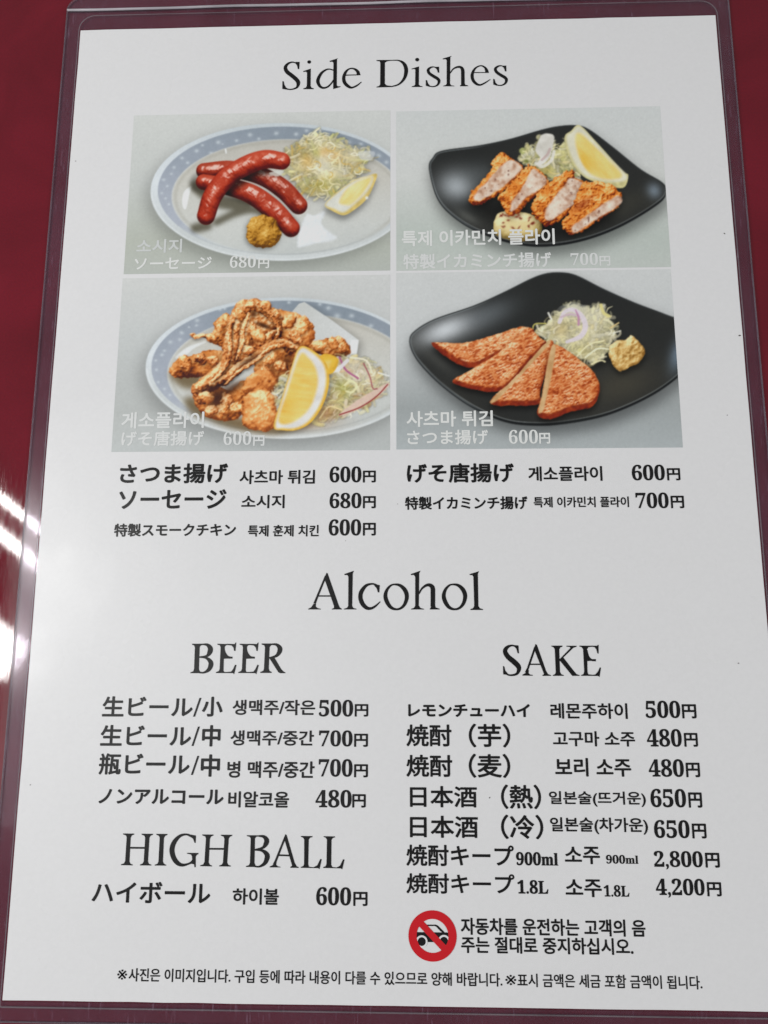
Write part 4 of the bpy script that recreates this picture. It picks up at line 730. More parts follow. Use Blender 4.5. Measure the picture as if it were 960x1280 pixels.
 "HIGH BALL": [["p",[[-75.0,-106.02],[-71.87,-106.03],[-71.85,-106.29],[-72.5,-106.55],[-72.77,-107.14],[-72.75,-113.31],[-72.41,-113.88],[-71.81,-114.07],[-71.79,-114.3],[-75.05,-114.26],[-75.06,-114.04],[-74.25,-113.77],[-73.94,-113.16],[-73.9,-106.99],[-74.13,-106.53],[-74.92,-106.28]]],["p",[[-69.81,-106.04],[-66.64,-106.05],[-66.63,-106.31],[-67.27,-106.58],[-67.56,-107.1],[-67.63,-113.26],[-67.32,-113.84],[-66.62,-114.06],[-66.61,-114.28],[-69.79,-114.28],[-69.8,-114.06],[-69.13,-113.79],[-68.81,-113.27],[-68.74,-107.11],[-68.98,-106.59],[-69.76,-106.31]]],["s",[[-73.07,-109.75,0.484],[-68.45,-109.74,0.484]]],["p",[[-65.74,-106.05],[-62.61,-106.05],[-62.6,-106.31],[-63.21,-106.58],[-63.53,-107.14],[-63.49,-113.23],[-63.18,-113.8],[-62.55,-114.06],[-62.53,-114.28],[-65.71,-114.28],[-65.72,-114.05],[-64.98,-113.79],[-64.73,-113.24],[-64.71,-107.08],[-64.94,-106.59],[-65.65,-106.31]]],["s",[[-54.89,-107.98,0.374],[-55.2,-107.17,0.447],[-56.06,-106.56,0.593],[-57.47,-106.14,0.52],[-59.18,-106.61,0.812],[-60.63,-108.22,1.25],[-61.15,-110.14,1.397],[-60.64,-112.07,1.323],[-59.54,-113.48,1.177],[-58.13,-114.08,0.812],[-56.42,-113.74,0.52],[-55.24,-113.09,0.447]]],["p",[[-56.08,-106.17],[-54.68,-106.42],[-54.67,-108.3],[-55.01,-108.3],[-55.4,-107.33],[-56.19,-106.69]]],["p",[[-57.0,-110.91],[-53.79,-110.92],[-53.78,-111.14],[-54.25,-111.47],[-54.5,-111.92],[-54.38,-114.63],[-54.69,-114.63],[-54.9,-113.86],[-55.66,-113.74],[-56.75,-114.13],[-57.11,-113.81],[-55.83,-113.16],[-55.44,-112.67],[-55.54,-111.8],[-55.84,-111.35],[-56.96,-111.11]]],["p",[[-52.96,-106.11],[-49.84,-106.12],[-49.83,-106.38],[-50.48,-106.64],[-50.77,-107.23],[-50.86,-113.37],[-50.52,-113.95],[-49.93,-114.14],[-49.92,-114.36],[-53.16,-114.33],[-53.17,-114.1],[-52.35,-113.84],[-52.03,-113.22],[-51.88,-107.08],[-52.11,-106.62],[-52.88,-106.37]]],["p",[[-47.8,-106.14],[-44.65,-106.14],[-44.64,-106.4],[-45.29,-106.67],[-45.58,-107.19],[-45.77,-113.33],[-45.47,-113.91],[-44.78,-114.12],[-44.77,-114.35],[-47.93,-114.34],[-47.94,-114.12],[-47.26,-113.86],[-46.94,-113.34],[-46.76,-107.2],[-46.98,-106.68],[-47.76,-106.39]]],["s",[[-51.11,-109.83,0.484],[-46.52,-109.82,0.484]]],["p",[[-40.64,-106.21],[-37.06,-106.21],[-37.05,-106.51],[-38.01,-106.61],[-38.34,-107.04],[-38.28,-113.33],[-37.99,-114.03],[-36.99,-114.22],[-36.98,-114.41],[-40.58,-114.41],[-40.59,-114.18],[-39.77,-113.92],[-39.52,-113.34],[-39.51,-107.05],[-39.8,-106.63],[-40.57,-106.47]]],["s",[[-37.4,-106.38,0.41],[-35.94,-106.56,0.812],[-35.12,-107.46,1.323],[-35.34,-108.47,1.25],[-36.2,-109.45,0.666],[-38.39,-109.98,0.374]]],["s",[[-38.39,-110.01,0.337],[-36.39,-110.13,0.666],[-35.2,-110.86,1.177],[-34.83,-111.85,1.397],[-35.44,-113.37,1.031],[-36.82,-114.25,0.52],[-38.19,-114.29,0.374]]],["p",[[-30.04,-105.87],[-29.65,-106.06],[-27.26,-113.23],[-26.73,-114.09],[-26.14,-114.34],[-26.14,-114.53],[-28.43,-114.52],[-28.43,-114.3],[-27.96,-113.98],[-30.21,-107.3],[-30.36,-106.88]]],["s",[[-30.05,-106.65,0.52],[-32.47,-112.8,0.593],[-32.93,-113.76,0.666]]],["p",[[-34.07,-114.48],[-34.08,-114.25],[-33.23,-113.83],[-32.74,-112.96],[-32.23,-113.02],[-32.31,-113.82],[-31.89,-114.17],[-31.13,-114.29],[-31.13,-114.45]]],["s",[[-31.76,-111.31,0.447],[-28.6,-111.38,0.447]]],["p",[[-25.76,-106.29],[-22.53,-106.3],[-22.53,-106.56],[-23.21,-106.75],[-23.54,-107.24],[-23.56,-113.52],[-23.35,-114.19],[-22.12,-114.31],[-21.1,-113.82],[-20.27,-112.18],[-19.9,-112.27],[-20.47,-114.8],[-20.82,-114.55],[-25.59,-114.5],[-25.6,-114.27],[-24.92,-114.04],[-24.69,-113.53],[-24.78,-107.25],[-25.06,-106.77],[-25.69,-106.52]]],["p",[[-19.51,-106.3],[-16.35,-106.34],[-16.35,-106.57],[-16.97,-106.77],[-17.3,-107.29],[-17.29,-113.62],[-17.0,-114.2],[-15.81,-114.32],[-14.9,-113.86],[-14.06,-112.19],[-13.69,-112.28],[-14.27,-114.81],[-14.62,-114.56],[-19.45,-114.48],[-19.46,-114.25],[-18.85,-114.02],[-18.58,-113.48],[-18.54,-107.2],[-18.89,-106.72],[-19.44,-106.5]]]],
}
SIGN = {"c":[10.05,-131.24],"r":6.42,"ry":6.36,"car":[["body",[[5.72,-130.43],[6.72,-130.42],[14.18,-130.4],[14.16,-131.92],[13.86,-133.24],[13.08,-133.25],[13.1,-132.0],[9.01,-132.73],[8.33,-132.81],[7.77,-131.66],[6.17,-132.01],[5.92,-132.51]]],["body2",[[5.72,-130.36],[14.25,-130.37],[14.22,-132.9],[12.02,-132.93],[12.02,-132.77],[5.7,-132.84]]],["roof",[[8.51,-128.48],[10.93,-128.45],[11.54,-128.71],[13.05,-130.12],[13.29,-130.41],[12.69,-130.42],[12.06,-129.96],[11.07,-128.98],[10.72,-128.82],[8.51,-128.84]]]],"wheel":[[7.16,-132.69],[13.09,-132.52]]}
PICTURES = [[[-85.0,-1.25,60.25,116.1],[[12.6,570.1],[926.6,557.2],[926.7,7.9],[48.1,25.8]]],[[0.65,85.1,60.1,115.6],[[27.5,548.6],[930.8,535.9],[894.5,7.2],[26.7,24.8]]],[[-85.2,-1.3,2.65,58.85],[[24.0,596.7],[927.8,590.4],[927.8,21.7],[60.9,33.8]]],[[0.6,84.9,2.8,59.4],[[27.4,588.7],[956.3,582.2],[916.6,3.7],[26.6,16.1]]]]
SPECKS = [[104.09,37.51,0.4,0.2],[102.07,70.98,0.3,2.4],[-103.16,99.94,0.2,0],[-101.98,-93.35,0.22,0.3],[26.02,-95.95,0.24,1],[96.17,-59.61,0.25,0.2],[98.52,12.58,0.2,0.4],[0.92,-13.74,0.15,0],[-14.29,-24.62,0.13,0.4]]

# ---------------------------------------------------------------- helpers
C = scene.collection
rng = np.random.default_rng(5)


def srgb(r, g, b):
    return tuple(((c / 255 + 0.055) / 1.055) ** 2.4 if c > 10 else c / 255 / 12.92 for c in (r, g, b)) + (1.0,)


def mesh(name, verts, faces, mat=None, parent=None, uniform=True):
    """one mesh object from numpy vertices (metres) and a list of faces"""
    me = bpy.data.meshes.new(name)
    v = np.asarray(verts, float)
    me.from_pydata(v.tolist(), [], [list(map(int, f)) for f in faces])
    me.update()
    o = bpy.data.objects.new(name, me)
    C.objects.link(o)
    if mat:
        me.materials.append(mat)
    if parent:
        o.parent = parent
    return o


def thing(name, label, cat):
    o = bpy.data.objects.new(name, None)
    o.empty_display_size = 0.02
    C.objects.link(o)
    o['label'] = label
    o['category'] = cat
    return o


def new_mat(name):
    m = bpy.data.materials.new(name)
    m.use_nodes = True
    nt = m.node_tree
    return m, nt, nt.nodes['Principled BSDF'], (lambda t: nt.nodes.new(t)), nt.links.new


def film_bump(nt, new, link, strength=0.02):
    """the faint unevenness of the clear film lying on the print"""
    tc = new('ShaderNodeTexCoord')
    n = new('ShaderNodeTexNoise'); n.inputs['Scale'].default_value = 22; n.inputs['Detail'].default_value = 3
    link(tc.outputs['Object'], n.inputs['Vector'])
    b = new('ShaderNodeBump'); b.inputs['Strength'].default_value = strength; b.inputs['Distance'].default_value = 0.02
    link(n.outputs['Fac'], b.inputs['Height'])
    return b.outputs['Normal'], tc


def print_mat(name, col=None, attr=None):
    """paper or ink under clear film: matt colour with a soft clear coat"""
    m, nt, p, new, link = new_mat(name)
    p.inputs['Roughness'].default_value = 0.7
    p.inputs['Specular IOR Level'].default_value = 0.1
    p.inputs['Coat Weight'].default_value = 0.6
    p.inputs['Coat Roughness'].default_value = 0.32
    nrm, tc = film_bump(nt, new, link)
    sm = new('ShaderNodeTexNoise'); sm.inputs['Scale'].default_value = 28; sm.inputs['Detail'].default_value = 5
    link(tc.outputs['Object'], sm.inputs['Vector'])
    sr = new('ShaderNodeMapRange'); sr.inputs['From Min'].default_value = 0.35; sr.inputs['From Max'].default_value = 0.65
    sr.inputs['To Min'].default_value = 0.20; sr.inputs['To Max'].default_value = 0.33
    link(sm.outputs['Fac'], sr.inputs['Value']); link(sr.outputs['Result'], p.inputs['Coat Roughness'])
    link(nrm, p.inputs['Coat Normal'])
    if attr:
        a = new('ShaderNodeAttribute'); a.attribute_name = attr
        link(a.outputs['Color'], p.inputs['Base Color'])
    else:
        # barely uneven paper tone
        n = new('ShaderNodeTexNoise'); n.inputs['Scale'].default_value = 900; n.inputs['Detail'].default_value = 2
        link(tc.outputs['Object'], n.inputs['Vector'])
        mx = new('ShaderNodeMix'); mx.data_type = 'RGBA'
        mx.inputs['A'].default_value = tuple(c * 0.97 for c in col[:3]) + (1,)
        mx.inputs['B'].default_value = tuple(min(1, c * 1.03) for c in col[:3]) + (1,)
        link(n.outputs['Fac'], mx.inputs['Factor'])
        link(mx.outputs['Result'], p.inputs['Base Color'])
    return m


PAPER = print_mat('white_paper', (0.80, 0.795, 0.80, 1))
INK = {'k': print_mat('black_ink', (0.006, 0.0055, 0.006, 1)),
       'w1': print_mat('pale_ink', (0.80, 0.81, 0.79, 1)),
       'w2': print_mat('pale_grey_ink', (0.76, 0.77, 0.76, 1)),
       'w3': print_mat('faint_grey_ink', (0.665, 0.685, 0.675, 1))}
RED_INK = print_mat('red_ink', srgb(206, 24, 36))
PICTURE_INK = print_mat('picture_ink', attr='ink')
DIRT_MAT = print_mat('grey_specks', (0.12, 0.11, 0.105, 1))


def cloth_material():
    m, nt, p, new, link = new_mat('red_vinyl')
    tc = new('ShaderNodeTexCoord')
    big = new('ShaderNodeTexNoise'); big.inputs['Scale'].default_value = 26; big.inputs['Detail'].default_value = 7; big.inputs['Distortion'].default_value = 0.8
    fine = new('ShaderNodeTexNoise'); fine.inputs['Scale'].default_value = 1500; fine.inputs['Detail'].default_value = 3
    for n in (big, fine):
        link(tc.outputs['Object'], n.inputs['Vector'])
    r = new('ShaderNodeValToRGB')
    r.color_ramp.elements[0].position = 0.3; r.color_ramp.elements[0].color = (0.155, 0.0057, 0.0155, 1)
    r.color_ramp.elements[1].position = 0.72; r.color_ramp.elements[1].color = (0.225, 0.0088, 0.0235, 1)
    link(big.outputs['Fac'], r.inputs['Fac'])
    mx = new('ShaderNodeMix'); mx.data_type = 'RGBA'; mx.blend_type = 'MULTIPLY'
    mx.inputs['Factor'].default_value = 0.35
    link(r.outputs['Color'], mx.inputs['A']); link(fine.outputs['Color'], mx.inputs['B'])
    link(mx.outputs['Result'], p.inputs['Base Color'])
    p.inputs['Roughness'].default_value = 0.62
    p.inputs['Specular IOR Level'].default_value = 0.04
    p.inputs['Coat Weight'].default_value = 1.0
    # rubbed patches make the clear top layer duller in streaks
    mp = new('ShaderNodeMapping'); mp.inputs['Scale'].default_value = (2600, 160, 1); mp.inputs['Rotation'].default_value = (0, 0, 0.15)
    link(tc.outputs['Object'], mp.inputs['Vector'])
    st = new('ShaderNodeTexNoise'); st.inputs['Scale'].default_value = 1; st.inputs['Detail'].default_value = 3
    link(mp.outputs['Vector'], st.inputs['Vector'])
    cr = new('ShaderNodeMapRange'); cr.inputs['From Min'].default_value = 0.4; cr.inputs['From Max'].default_value = 0.75
    cr.inputs['To Min'].default_value = 0.025; cr.inputs['To Max'].default_value = 0.075
    link(st.outputs['Fac'], cr.inputs['Value'])
    link(cr.outputs['Result'], p.inputs['Coat Roughness'])
    b = new('ShaderNodeBump'); b.inputs['Strength'].default_value = 0.25; b.inputs['Distance'].default_value = 0.0002
    link(fine.outputs['Fac'], b.inputs['Height'])
    link(b.outputs['Normal'], p.inputs['Normal'])
    b2 = new('ShaderNodeBump'); b2.inputs['Strength'].default_value = 0.004; b2.inputs['Distance'].default_value = 0.001
    link(st.outputs['Fac'], b2.inputs['Height'])
    link(b2.outputs['Normal'], p.inputs['Coat Normal'])
    return m


def film_material(name, veil, tint=(0.55, 0.36, 0.50, 1), scratch=0.5):
    """scuffed clear vinyl: mostly see-through, a thin milky veil, glossy scratches"""
    m, nt, p, new, link = new_mat(name)
    tc = new('ShaderNodeTexCoord')
    out = nt.nodes['Material Output']
    p.inputs['Base Color'].default_value = tint
    p.inputs['Roughness'].default_value = 0.5
    tr = new('ShaderNodeBsdfTransparent'); tr.inputs['Color'].default_value = (0.97, 0.96, 0.98, 1)
    gl = new('ShaderNodeBsdfGlossy'); gl.inputs['Roughness'].default_value = 0.14
    fr = new('ShaderNodeFresnel'); fr.inputs['IOR'].default_value = 1.22
    # scratches: thin bright lines of stretched noise in a few directions
    tot = None
    for k, (sx, sy, rot) in enumerate(((1300, 110, 0.35), (1500, 150, -0.8), (1100, 130, 1.9))):
        mp = new('ShaderNodeMapping'); mp.inputs['Scale'].default_value = (sx, sy, 1); mp.inputs['Rotation'].default_value = (0, 0, rot)
        link(tc.outputs['Object'], mp.inputs['Vector'])
        n = new('ShaderNodeTexNoise'); n.inputs['Scale'].default_value = 1; n.inputs['Detail'].default_value = 2
        link(mp.outputs['Vector'], n.inputs['Vector'])
        r = new('ShaderNodeMapRange'); r.inputs['From Min'].default_value = 0.66; r.inputs['From Max'].default_value = 0.8
        r.inputs['To Max'].default_value = 0.16 * scratch
        link(n.outputs['Fac'], r.inputs['Value'])
        if tot is None:
            tot = r.outputs['Result']
        else:
            a = new('ShaderNodeMath'); a.operation = 'ADD'
            link(tot, a.inputs[0]); link(r.outputs['Result'], a.inputs[1]); tot = a.outputs[0]
    cl = new('ShaderNodeTexNoise'); cl.inputs['Scale'].default_value = 60; cl.inputs['Detail'].default_value = 4
    link(tc.outputs['Object'], cl.inputs['Vector'])
    mr = new('ShaderNodeMapRange'); mr.inputs['From Min'].default_value = 0.3; mr.inputs['From Max'].default_value = 0.7
    mr.inputs['To Min'].default_value = veil * 0.75; mr.inputs['To Max'].default_value = veil * 1.3
    link(cl.outputs['Fac'], mr.inputs['Value'])
    ad = new('ShaderNodeMath'); ad.operation = 'ADD'; ad.use_clamp = True
    link(tot, ad.inputs[0]); link(mr.outputs['Result'], ad.inputs[1])
    mx = new('ShaderNodeMixShader')
    link(ad.outputs[0], mx.inputs['Fac']); link(tr.outputs[0], mx.inputs[1]); link(p.outputs[0], mx.inputs[2])
    mx2 = new('ShaderNodeMixShader')
    link(fr.outputs[0], mx2.inputs['Fac']); link(mx.outputs[0], mx2.inputs[1]); link(gl.outputs[0], mx2.inputs[2])
    link(mx2.outputs[0], out.inputs['Surface'])
    return m


# ---------------------------------------------------------------- the table
def build_table():
    # a gently wavy sheet of glossy red tablecloth, well larger than the view
    n = 90
    xs = np.linspace(-0.6, 0.6, n)
    X, Y = np.meshgrid(xs, xs)
    Z = np.zeros_like(X)
    v = np.stack([X, Y, Z], -1).reshape(-1, 3)
    f = [(j * n + i, j * n + i + 1, (j + 1) * n + i + 1, (j + 1) * n + i) for j in range(n - 1) for i in range(n - 1)]
    o = mesh('tabletop', v, f, cloth_material())
    o['kind'] = 'structure'
    o['label'] = 'glossy dark red tablecloth under the menu'


# ---------------------------------------------------------------- the clear sleeve
def round_rect(x0, x1, y0, y1, r, n=8, low=None):
    pts = []
    top = r
    low = r if low is None else low
    for cx, cy, a, r in ((x1 - top, y1 - top, 0, top), (x0 + top, y1 - top, 90, top), (x0 + low, y0 + low, 180, low), (x1 - low, y0 + low, 270, low)):
        for k in range(n + 1):
            t = math.radians(a + 90 * k / n)
            pts.append((cx + r * math.cos(t), cy + r * math.sin(t)))
    return np.array(pts) * 0.001


def ring_mesh(name, outer, inner, z0, z1, mat, parent):
    m = len(outer)
    v = [(x, y, z) for loop, z in ((outer, z0), (outer, z1), (inner, z1), (inner, z0)) for x, y in loop]
    f = []
    for a, b in ((0, 1), (1, 2), (2, 3), (3, 0)):
        for i in range(m):
            j = (i + 1) % m
            f.append((a * m + i, a * m + j, b * m + j, b * m + i))
    return mesh(name, v, f, mat, parent)


def tube_mesh(name, path, r, mat, parent, closed=False, sides=6):
    path = np.asarray(path, float); m = len(path)
    v = []; f = []
    for i in range(m):
        a = path[i - 1] if (closed or i > 0) else path[i]
        b = path[(i + 1) % m] if (closed or i < m - 1) else path[i]
        t = (b - a) / np.linalg.norm(b - a)
        s = np.array([-t[1], t[0], 0])
        for k in range(sides):
            q = 2 * math.pi * k / sides
            v.append(path[i] + r * (s * math.cos(q) + np.array([0, 0, 1]) * math.sin(q)))
    for i in range(m if closed else m - 1):
        j = (i + 1) % m
        for k in range(sides):
            l = (k + 1) % sides
            f.append((i * sides + k, i * sides + l, j * sides + l, j * sides + k))
    o = mesh(name, v, f, mat, parent)
    for p in o.data.polygons:
        p.use_smooth = True
    return o


def build_sleeve():
    root = thing('plastic_sleeve', 'clear scuffed plastic sleeve with rounded corners around the white menu sheet', 'plastic sleeve')
    film = film_material('clear_film', 0.023)
    rim = film_material('clear_film_rim', 0.13, (0.62, 0.55, 0.62, 1), 0.4)
    lip = film_material('clear_film_lip', 0.55, (0.72, 0.68, 0.72, 1), 0.5)
    seam = film_material('clear_film_seam', 0.12, (0.72, 0.58, 0.62, 1), 0.5)
    out = round_rect(-110.1, 109.6, -153.9, 161.2, 5.0)
    n = len(out)
    v = [(x, y, z) for z in (0.0001, 0.0003) for x, y in out]
    f = [tuple(range(n - 1, -1, -1)), tuple(range(n, 2 * n))] + [(i, (i + 1) % n, n + (i + 1) % n, n + i) for i in range(n)]
    mesh('back_film', v, f, film, root)
    inn = round_rect(-105.35, 105.35, -148.85, 148.85, 0.25)
    ring_mesh('front_film', out, inn, 0.00042, 0.00072, film, root)
    e = np.column_stack([out, np.full(n, 0.00045)])
    tube_mesh('film_edge', e, 0.00028, rim, root, True)
    s0 = round_rect(-105.6, 105.7, -150.3, 154.0, 5.5, low=0.6); s1 = round_rect(-105.35, 105.4, -149.95, 153.75, 5.3, low=0.4)
    ring_mesh('weld_seam', s0, s1, 0.00073, 0.00086, seam, root)
    xs = np.linspace(-109.9, 109.4, 60)
    lipv = np.column_stack([xs, 156.05 + 0.12 * np.sin(xs * .09), np.full(60, 0.95) + 0.05 * np.sin(xs * .2)]) * 0.001
    tube_mesh('opening_lip', lipv, 0.00042, lip, root)
    return root


# ---------------------------------------------------------------- the printed sheet
Z_PAPER = SHEET_Z
Z_PIC = SHEET_Z + 0.00003
Z_INK = SHEET_Z + 0.00008


def build_paper(root):
    # an A4 sheet, its cut edges a hair uneven
    e = []
    W, H = 105.0, 148.5
    for (x0, y0), (x1, y1) in (((-W, -H), (W, -H)), ((W, -H), (W, H)), ((W, H), (-W, H)), ((-W, H), (-W, -H))):
        for k in range(24):
            t = k / 24
            e.append((x0 + (x1 - x0) * t, y0 + (y1 - y0) * t))
    e = np.array(e) + rng.normal(0, 0.035, (96, 2))
    e *= 0.001
    n = len(e)
    v = [(x, y, z) for z in (Z_PAPER - 0.0001, Z_PAPER) for x, y in e]
    f = [tuple(range(n - 1, -1, -1)), tuple(range(n, 2 * n))] + [(i, (i + 1) % n, n + (i + 1) % n, n + i) for i in range(n)]
    mesh('paper_sheet', v, f, PAPER, root)


def glyphs(text):
    """flat triangles of a line of text in the built-in fonts"""
    cu = bpy.data.curves.new('words', 'FONT')
    cu.body = text
    cu.resolution_u = 4
    o = bpy.data.objects.new('words', cu)
    C.objects.link(o)
    bpy.context.view_layer.update()
    me = bpy.data.meshes.new_from_object(o.evaluated_get(bpy.context.evaluated_depsgraph_get()))
    me.calc_loop_triangles()
    v = np.array([tuple(x.co)[:2] for x in me.vertices])
    t = np.array([tuple(x.vertices) for x in me.loop_triangles])
    bpy.data.objects.remove(o); bpy.data.curves.remove(cu); bpy.data.meshes.remove(me)
    return v, t


def word_mesh(text, box, weight):
    x0, x1, y0, y1 = box
    src = text
    v, t = glyphs(src)
    lo, hi = v.min(0), v.max(0)
    h = y1 - y0
    r = max(0.0, weight) * h                        # extra stroke weight, mm
    sc = np.array([(x1 - x0 - 2 * r) / (hi[0] - lo[0]), (h - 2 * r) / (hi[1] - lo[1])])
    v = (v - lo) * sc + np.array([x0 + r, y0 + r])
    V = [np.column_stack([v, np.zeros(len(v))])]; T = [t]
    if r > 0:
        for k in range(8):
            a = 2 * math.pi * k / 8
            T.append(t + len(v) * len(T))
            V.append(np.column_stack([v + r * np.array([math.cos(a), math.sin(a)]), np.full(len(v), 0.0008 * (k + 1))]))
    return np.vstack(V), np.vstack(T)


def build_words(root, pictures):
    lines = {}
    for kind, text, box, wt, ink, line in WORDS:
        v, t = word_mesh(text, box, wt)
        lines.setdefault(line, [kind, ink, [], []])
        L = lines[line]
        off = sum(len(x) for x in L[2])
        L[2].append(v); L[3].append(t + off)
        L[1] = ink if kind != 'caption' else L[1]
    for line, (kind, ink, V, T) in lines.items():
        v = np.vstack(V) * 0.001
        v[:, 2] += Z_INK
        if kind == 'caption':
            mesh('caption', v, np.vstack(T), INK[ink], pictures[int(line[1])])
        else:
            mesh(kind, v, np.vstack(T), INK[ink], root)


def pen(points, closed):
    """a pen stroke of changing width as a strip of quads"""
    P = np.array(points)
    S = smooth_closed(P, 8) if closed else (smooth_open(P, 8) if len(P) > 3 else P)
    m = len(S); V = []; F = []
    for i in range(m):
        a = S[i - 1] if (closed or i > 0) else S[i]
        b = S[(i + 1) % m] if (closed or i < m - 1) else S[i]
        d = b[:2] - a[:2]; d = d / (np.linalg.norm(d) + 1e-9)
        nrm = np.array([-d[1], d[0]]) * S[i][2] / 2
        V += [S[i][:2] + nrm, S[i][:2] - nrm]
    for i in range(m if closed else m - 1):
        j = (i + 1) % m
        F.append((2 * i, 2 * i + 1, 2 * j + 1, 2 * j))
    return V, F


def disc(cx, cy, rx, ry, n=28):
    V = [(cx, cy)] + [(cx + rx * math.cos(2 * math.pi * k / n), cy + ry * math.sin(2 * math.pi * k / n)) for k in range(n)]
    return V, [(0, 1 + k, 1 + (k + 1) % n) for k in range(n)]


def outline(points):
    V = [Vector((x, y, 0)) for x, y in points]
    return [tuple(p) for p in points], [tuple(t) for t in tessellate_polygon([V])]


def build_headings(root):
    for name, pieces in HEADINGS.items():
        V = []; F = []
        for k, (kind, pts) in enumerate(pieces):
            if kind == 'p':
                v, f = outline(pts)
            elif kind == 's' and len(pts) == 3 and abs(pts[0][0] - pts[2][0]) < 0.4 and pts[0][2] > 0.5:
                v, f = disc(pts[1][0], pts[1][1], pts[1][2] / 2, pts[1][2] / 2)
            else:
                v, f = pen(pts, kind == 'o')
            off = len(V)
            V += [(x * 0.001, y * 0.001, Z_INK + 2e-7 * k) for x, y in v]
            F += [tuple(i + off for i in q) for q in f]
        mesh('heading', V, F, INK['k'], root)


def build_sign(root):
    cx, cy = SIGN['c']; rx, ry = SIGN['r'], SIGN['ry']
    n = 64
    V = []; F = []
    for k in range(n):
        a = 2 * math.pi * k / n
        V += [(cx + rx * math.cos(a), cy + ry * math.sin(a), 0), (cx + rx * .66 * math.cos(a), cy + ry * .66 * math.sin(a), 0)]
    F += [(2 * k, 2 * k + 1, (2 * k + 3) % (2 * n), (2 * k + 2) % (2 * n)) for k in range(n)]
    off = len(V)
    d = np.array([0.707, -0.707]); s = np.array([0.707, 0.707]) * 0.135
    for u, w in ((-.76, 1), (.76, 1), (.76, -1), (-.76, -1)):
        q = d * u + s * w
        V.append((cx + rx * q[0], cy + ry * q[1], 0.002))
    F.append((off, off + 1, off + 2, off + 3))
    v = np.array(V) * 0.001; v[:, 2] += Z_INK + 0.00003
    o = mesh('no_driving_sign', v, F, RED_INK, root)
    o['label'] = 'red round prohibition sign struck over a black car'
    V = []; F = []
    for key, pts in SIGN['car']:
        if key == 'body':
            continue
        a, f = outline(pts)
        F += [tuple(i + len(V) for i in t) for t in f]; V += [(x, y, 0) for x, y in a]
    v = np.array(V) * 0.001; v[:, 2] += Z_INK
    mesh('printed_car', v, F, INK['k'], o)
    V = []; F = []; V2 = []; F2 = []
    for x, y in SIGN['wheel']:
        a, f = disc(x, y, 1.55, 1.55)
        F += [tuple(i + len(V) for i in t) for t in f]; V += [(p, q, 0) for p, q in a]
        a, f = disc(x, y, 1.08, 1.08)
        F2 += [tuple(i + len(V2) for i in t) for t in f]; V2 += [(p, q, 0) for p, q in a]
    v = np.array(V) * 0.001; v[:, 2] += Z_INK + 0.00001
    mesh('printed_wheel_arch', v, F, PAPER, o)
    v = np.array(V2) * 0.001; v[:, 2] += Z_INK + 0.00002
    mesh('printed_wheel', v, F2, INK['k'], o)


def projective(corners):
    """maps the unit square (0,0)(1,0)(1,1)(0,1) onto four artwork corners"""
    A = []; b = []
    for (x, y), (u, v) in zip(((0, 0), (1, 0), (1, 1), (0, 1)), corners):
        A.append([x, y, 1, 0, 0, 0, -u * x, -u * y]); b.append(u)
        A.append([0, 0, 0, x, y, 1, -v * x, -v * y]); b.append(v)
    return np.append(np.linalg.solve(np.array(A, float), np.array(b, float)), 1).reshape(3, 3)


def ink_of(rgb):
    """printed colour (as seen under the room's light) to the ink's reflectance"""
    c = np.clip(rgb, 0, 255) / 255
    lin = np.where(c > 0.04045, ((c + 0.055) / 1.055) ** 2.4, c / 12.92)
    return np.clip((lin - INK_VEIL) * INK_GAIN, 0.004, 0.9)


INK_VEIL, INK_GAIN = 0.006, 1.42
PICTURE_LABELS = ['picture of red sausages, mustard and lemon on a pale dotted plate', 'picture of breaded cutlets with lemon on a black plate',
                  'picture of fried squid with a lemon wedge on a pale dotted plate', 'picture of sliced fish cakes on a black plate']


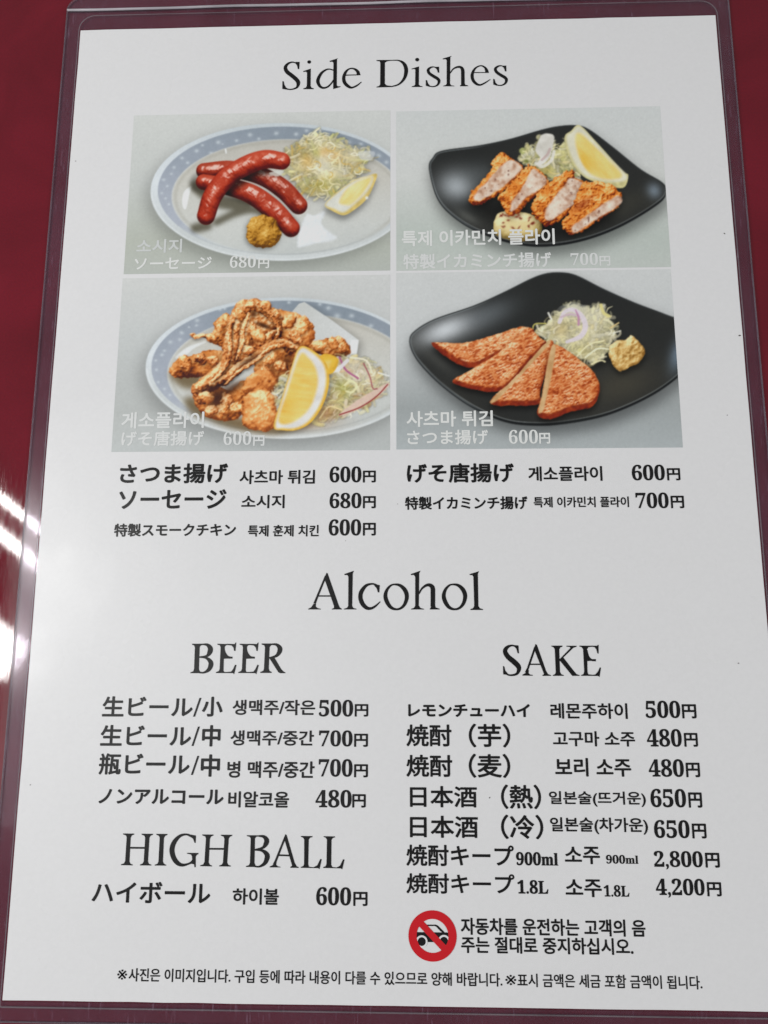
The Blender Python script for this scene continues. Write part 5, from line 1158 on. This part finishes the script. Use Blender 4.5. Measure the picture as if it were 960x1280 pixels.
def build_picture(root, index):
    art = DISHES[index]()
    # ink spread and paper grain of the print
    soft = np.stack([art.blur(art.rgb[..., c], 1.1) for c in range(3)], -1)
    grain = art.rng.normal(0, 1, art.U.shape)
    art.rgb = soft * (1 + 0.006 * (art.blur(grain, 2.2) * 3.5 + grain * 0.5))[..., None]
    (x0, x1, y0, y1), corners = PICTURES[index]
    H = projective(corners)
    nx, ny = 430, 286
    gx, gy = np.meshgrid(np.linspace(0, 1, nx), np.linspace(0, 1, ny))
    q = np.stack([gx, gy, np.ones_like(gx)], -1) @ H.T
    u = np.clip(q[..., 0] / q[..., 2] / art.S, 0, art.w - 1.001); v = np.clip(q[..., 1] / q[..., 2] / art.S, 0, art.h - 1.001)
    i, j = u.astype(int), v.astype(int)
    fx, fy = (u - i)[..., None], (v - j)[..., None]
    c = art.rgb
    rgb = (c[j, i] * (1 - fx) + c[j, i + 1] * fx) * (1 - fy) + (c[j + 1, i] * (1 - fx) + c[j + 1, i + 1] * fx) * fy
    ink = ink_of(rgb).reshape(-1, 3)
    lab = art.lab[(v + .5).astype(int).clip(0, art.h - 1), (u + .5).astype(int).clip(0, art.w - 1)][:-1, :-1].ravel()
    P = np.stack([x0 + gx * (x1 - x0), y0 + gy * (y1 - y0), np.zeros_like(gx)], -1).reshape(-1, 3) * 0.001
    P[:, 2] = Z_PIC
    idx = np.arange(nx * ny).reshape(ny, nx)
    Q = np.stack([idx[:-1, :-1], idx[:-1, 1:], idx[1:, 1:], idx[1:, :-1]], -1).reshape(-1, 4)

    def piece(name, sel, parent):
        faces = Q[sel]
        used, inv = np.unique(faces, return_inverse=True)
        inv = inv.reshape(faces.shape)
        me = bpy.data.meshes.new(name)
        me.vertices.add(len(used)); me.vertices.foreach_set('co', P[used].ravel())
        me.loops.add(inv.size); me.loops.foreach_set('vertex_index', inv.ravel().astype(np.int32))
        me.polygons.add(len(inv)); me.polygons.foreach_set('loop_start', np.arange(0, inv.size, 4, dtype=np.int32))
        me.update(calc_edges=True)
        at = me.attributes.new('ink', 'FLOAT_COLOR', 'POINT')
        at.data.foreach_set('color', np.column_stack([ink[used], np.ones(len(used))]).ravel().astype(np.float32))
        me.materials.append(PICTURE_INK)
        o = bpy.data.objects.new(name, me)
        C.objects.link(o)
        o.parent = parent
        return o
    pic = piece('dish_picture', lab == 0, root)
    pic['label'] = PICTURE_LABELS[index]
    for k, name in enumerate(art.names):
        if k and (lab == k).sum() > 25:
            piece(name, lab == k, pic)
    return pic


def build_sheet():
    root = thing('menu_sheet', 'white printed menu page with four food pictures and black price list inside the sleeve', 'menu')
    build_paper(root)
    pictures = [build_picture(root, k) for k in range(4)]
    build_headings(root)
    build_words(root, pictures)
    build_sign(root)
    V = []; F = []
    for x, y, r, a in SPECKS:
        v, f = disc(0, 0, r, r * .55, 8)
        F += [tuple(i + len(V) for i in t) for t in f]
        V += [(x + p * math.cos(a) - q * math.sin(a), y + p * math.sin(a) + q * math.cos(a), 0) for p, q in v]
    v = np.array(V) * 0.001; v[:, 2] += Z_INK
    o = mesh('dirt', v, F, DIRT_MAT, root)
    o['kind'] = 'stuff'


build_table()
build_sleeve()
build_sheet()
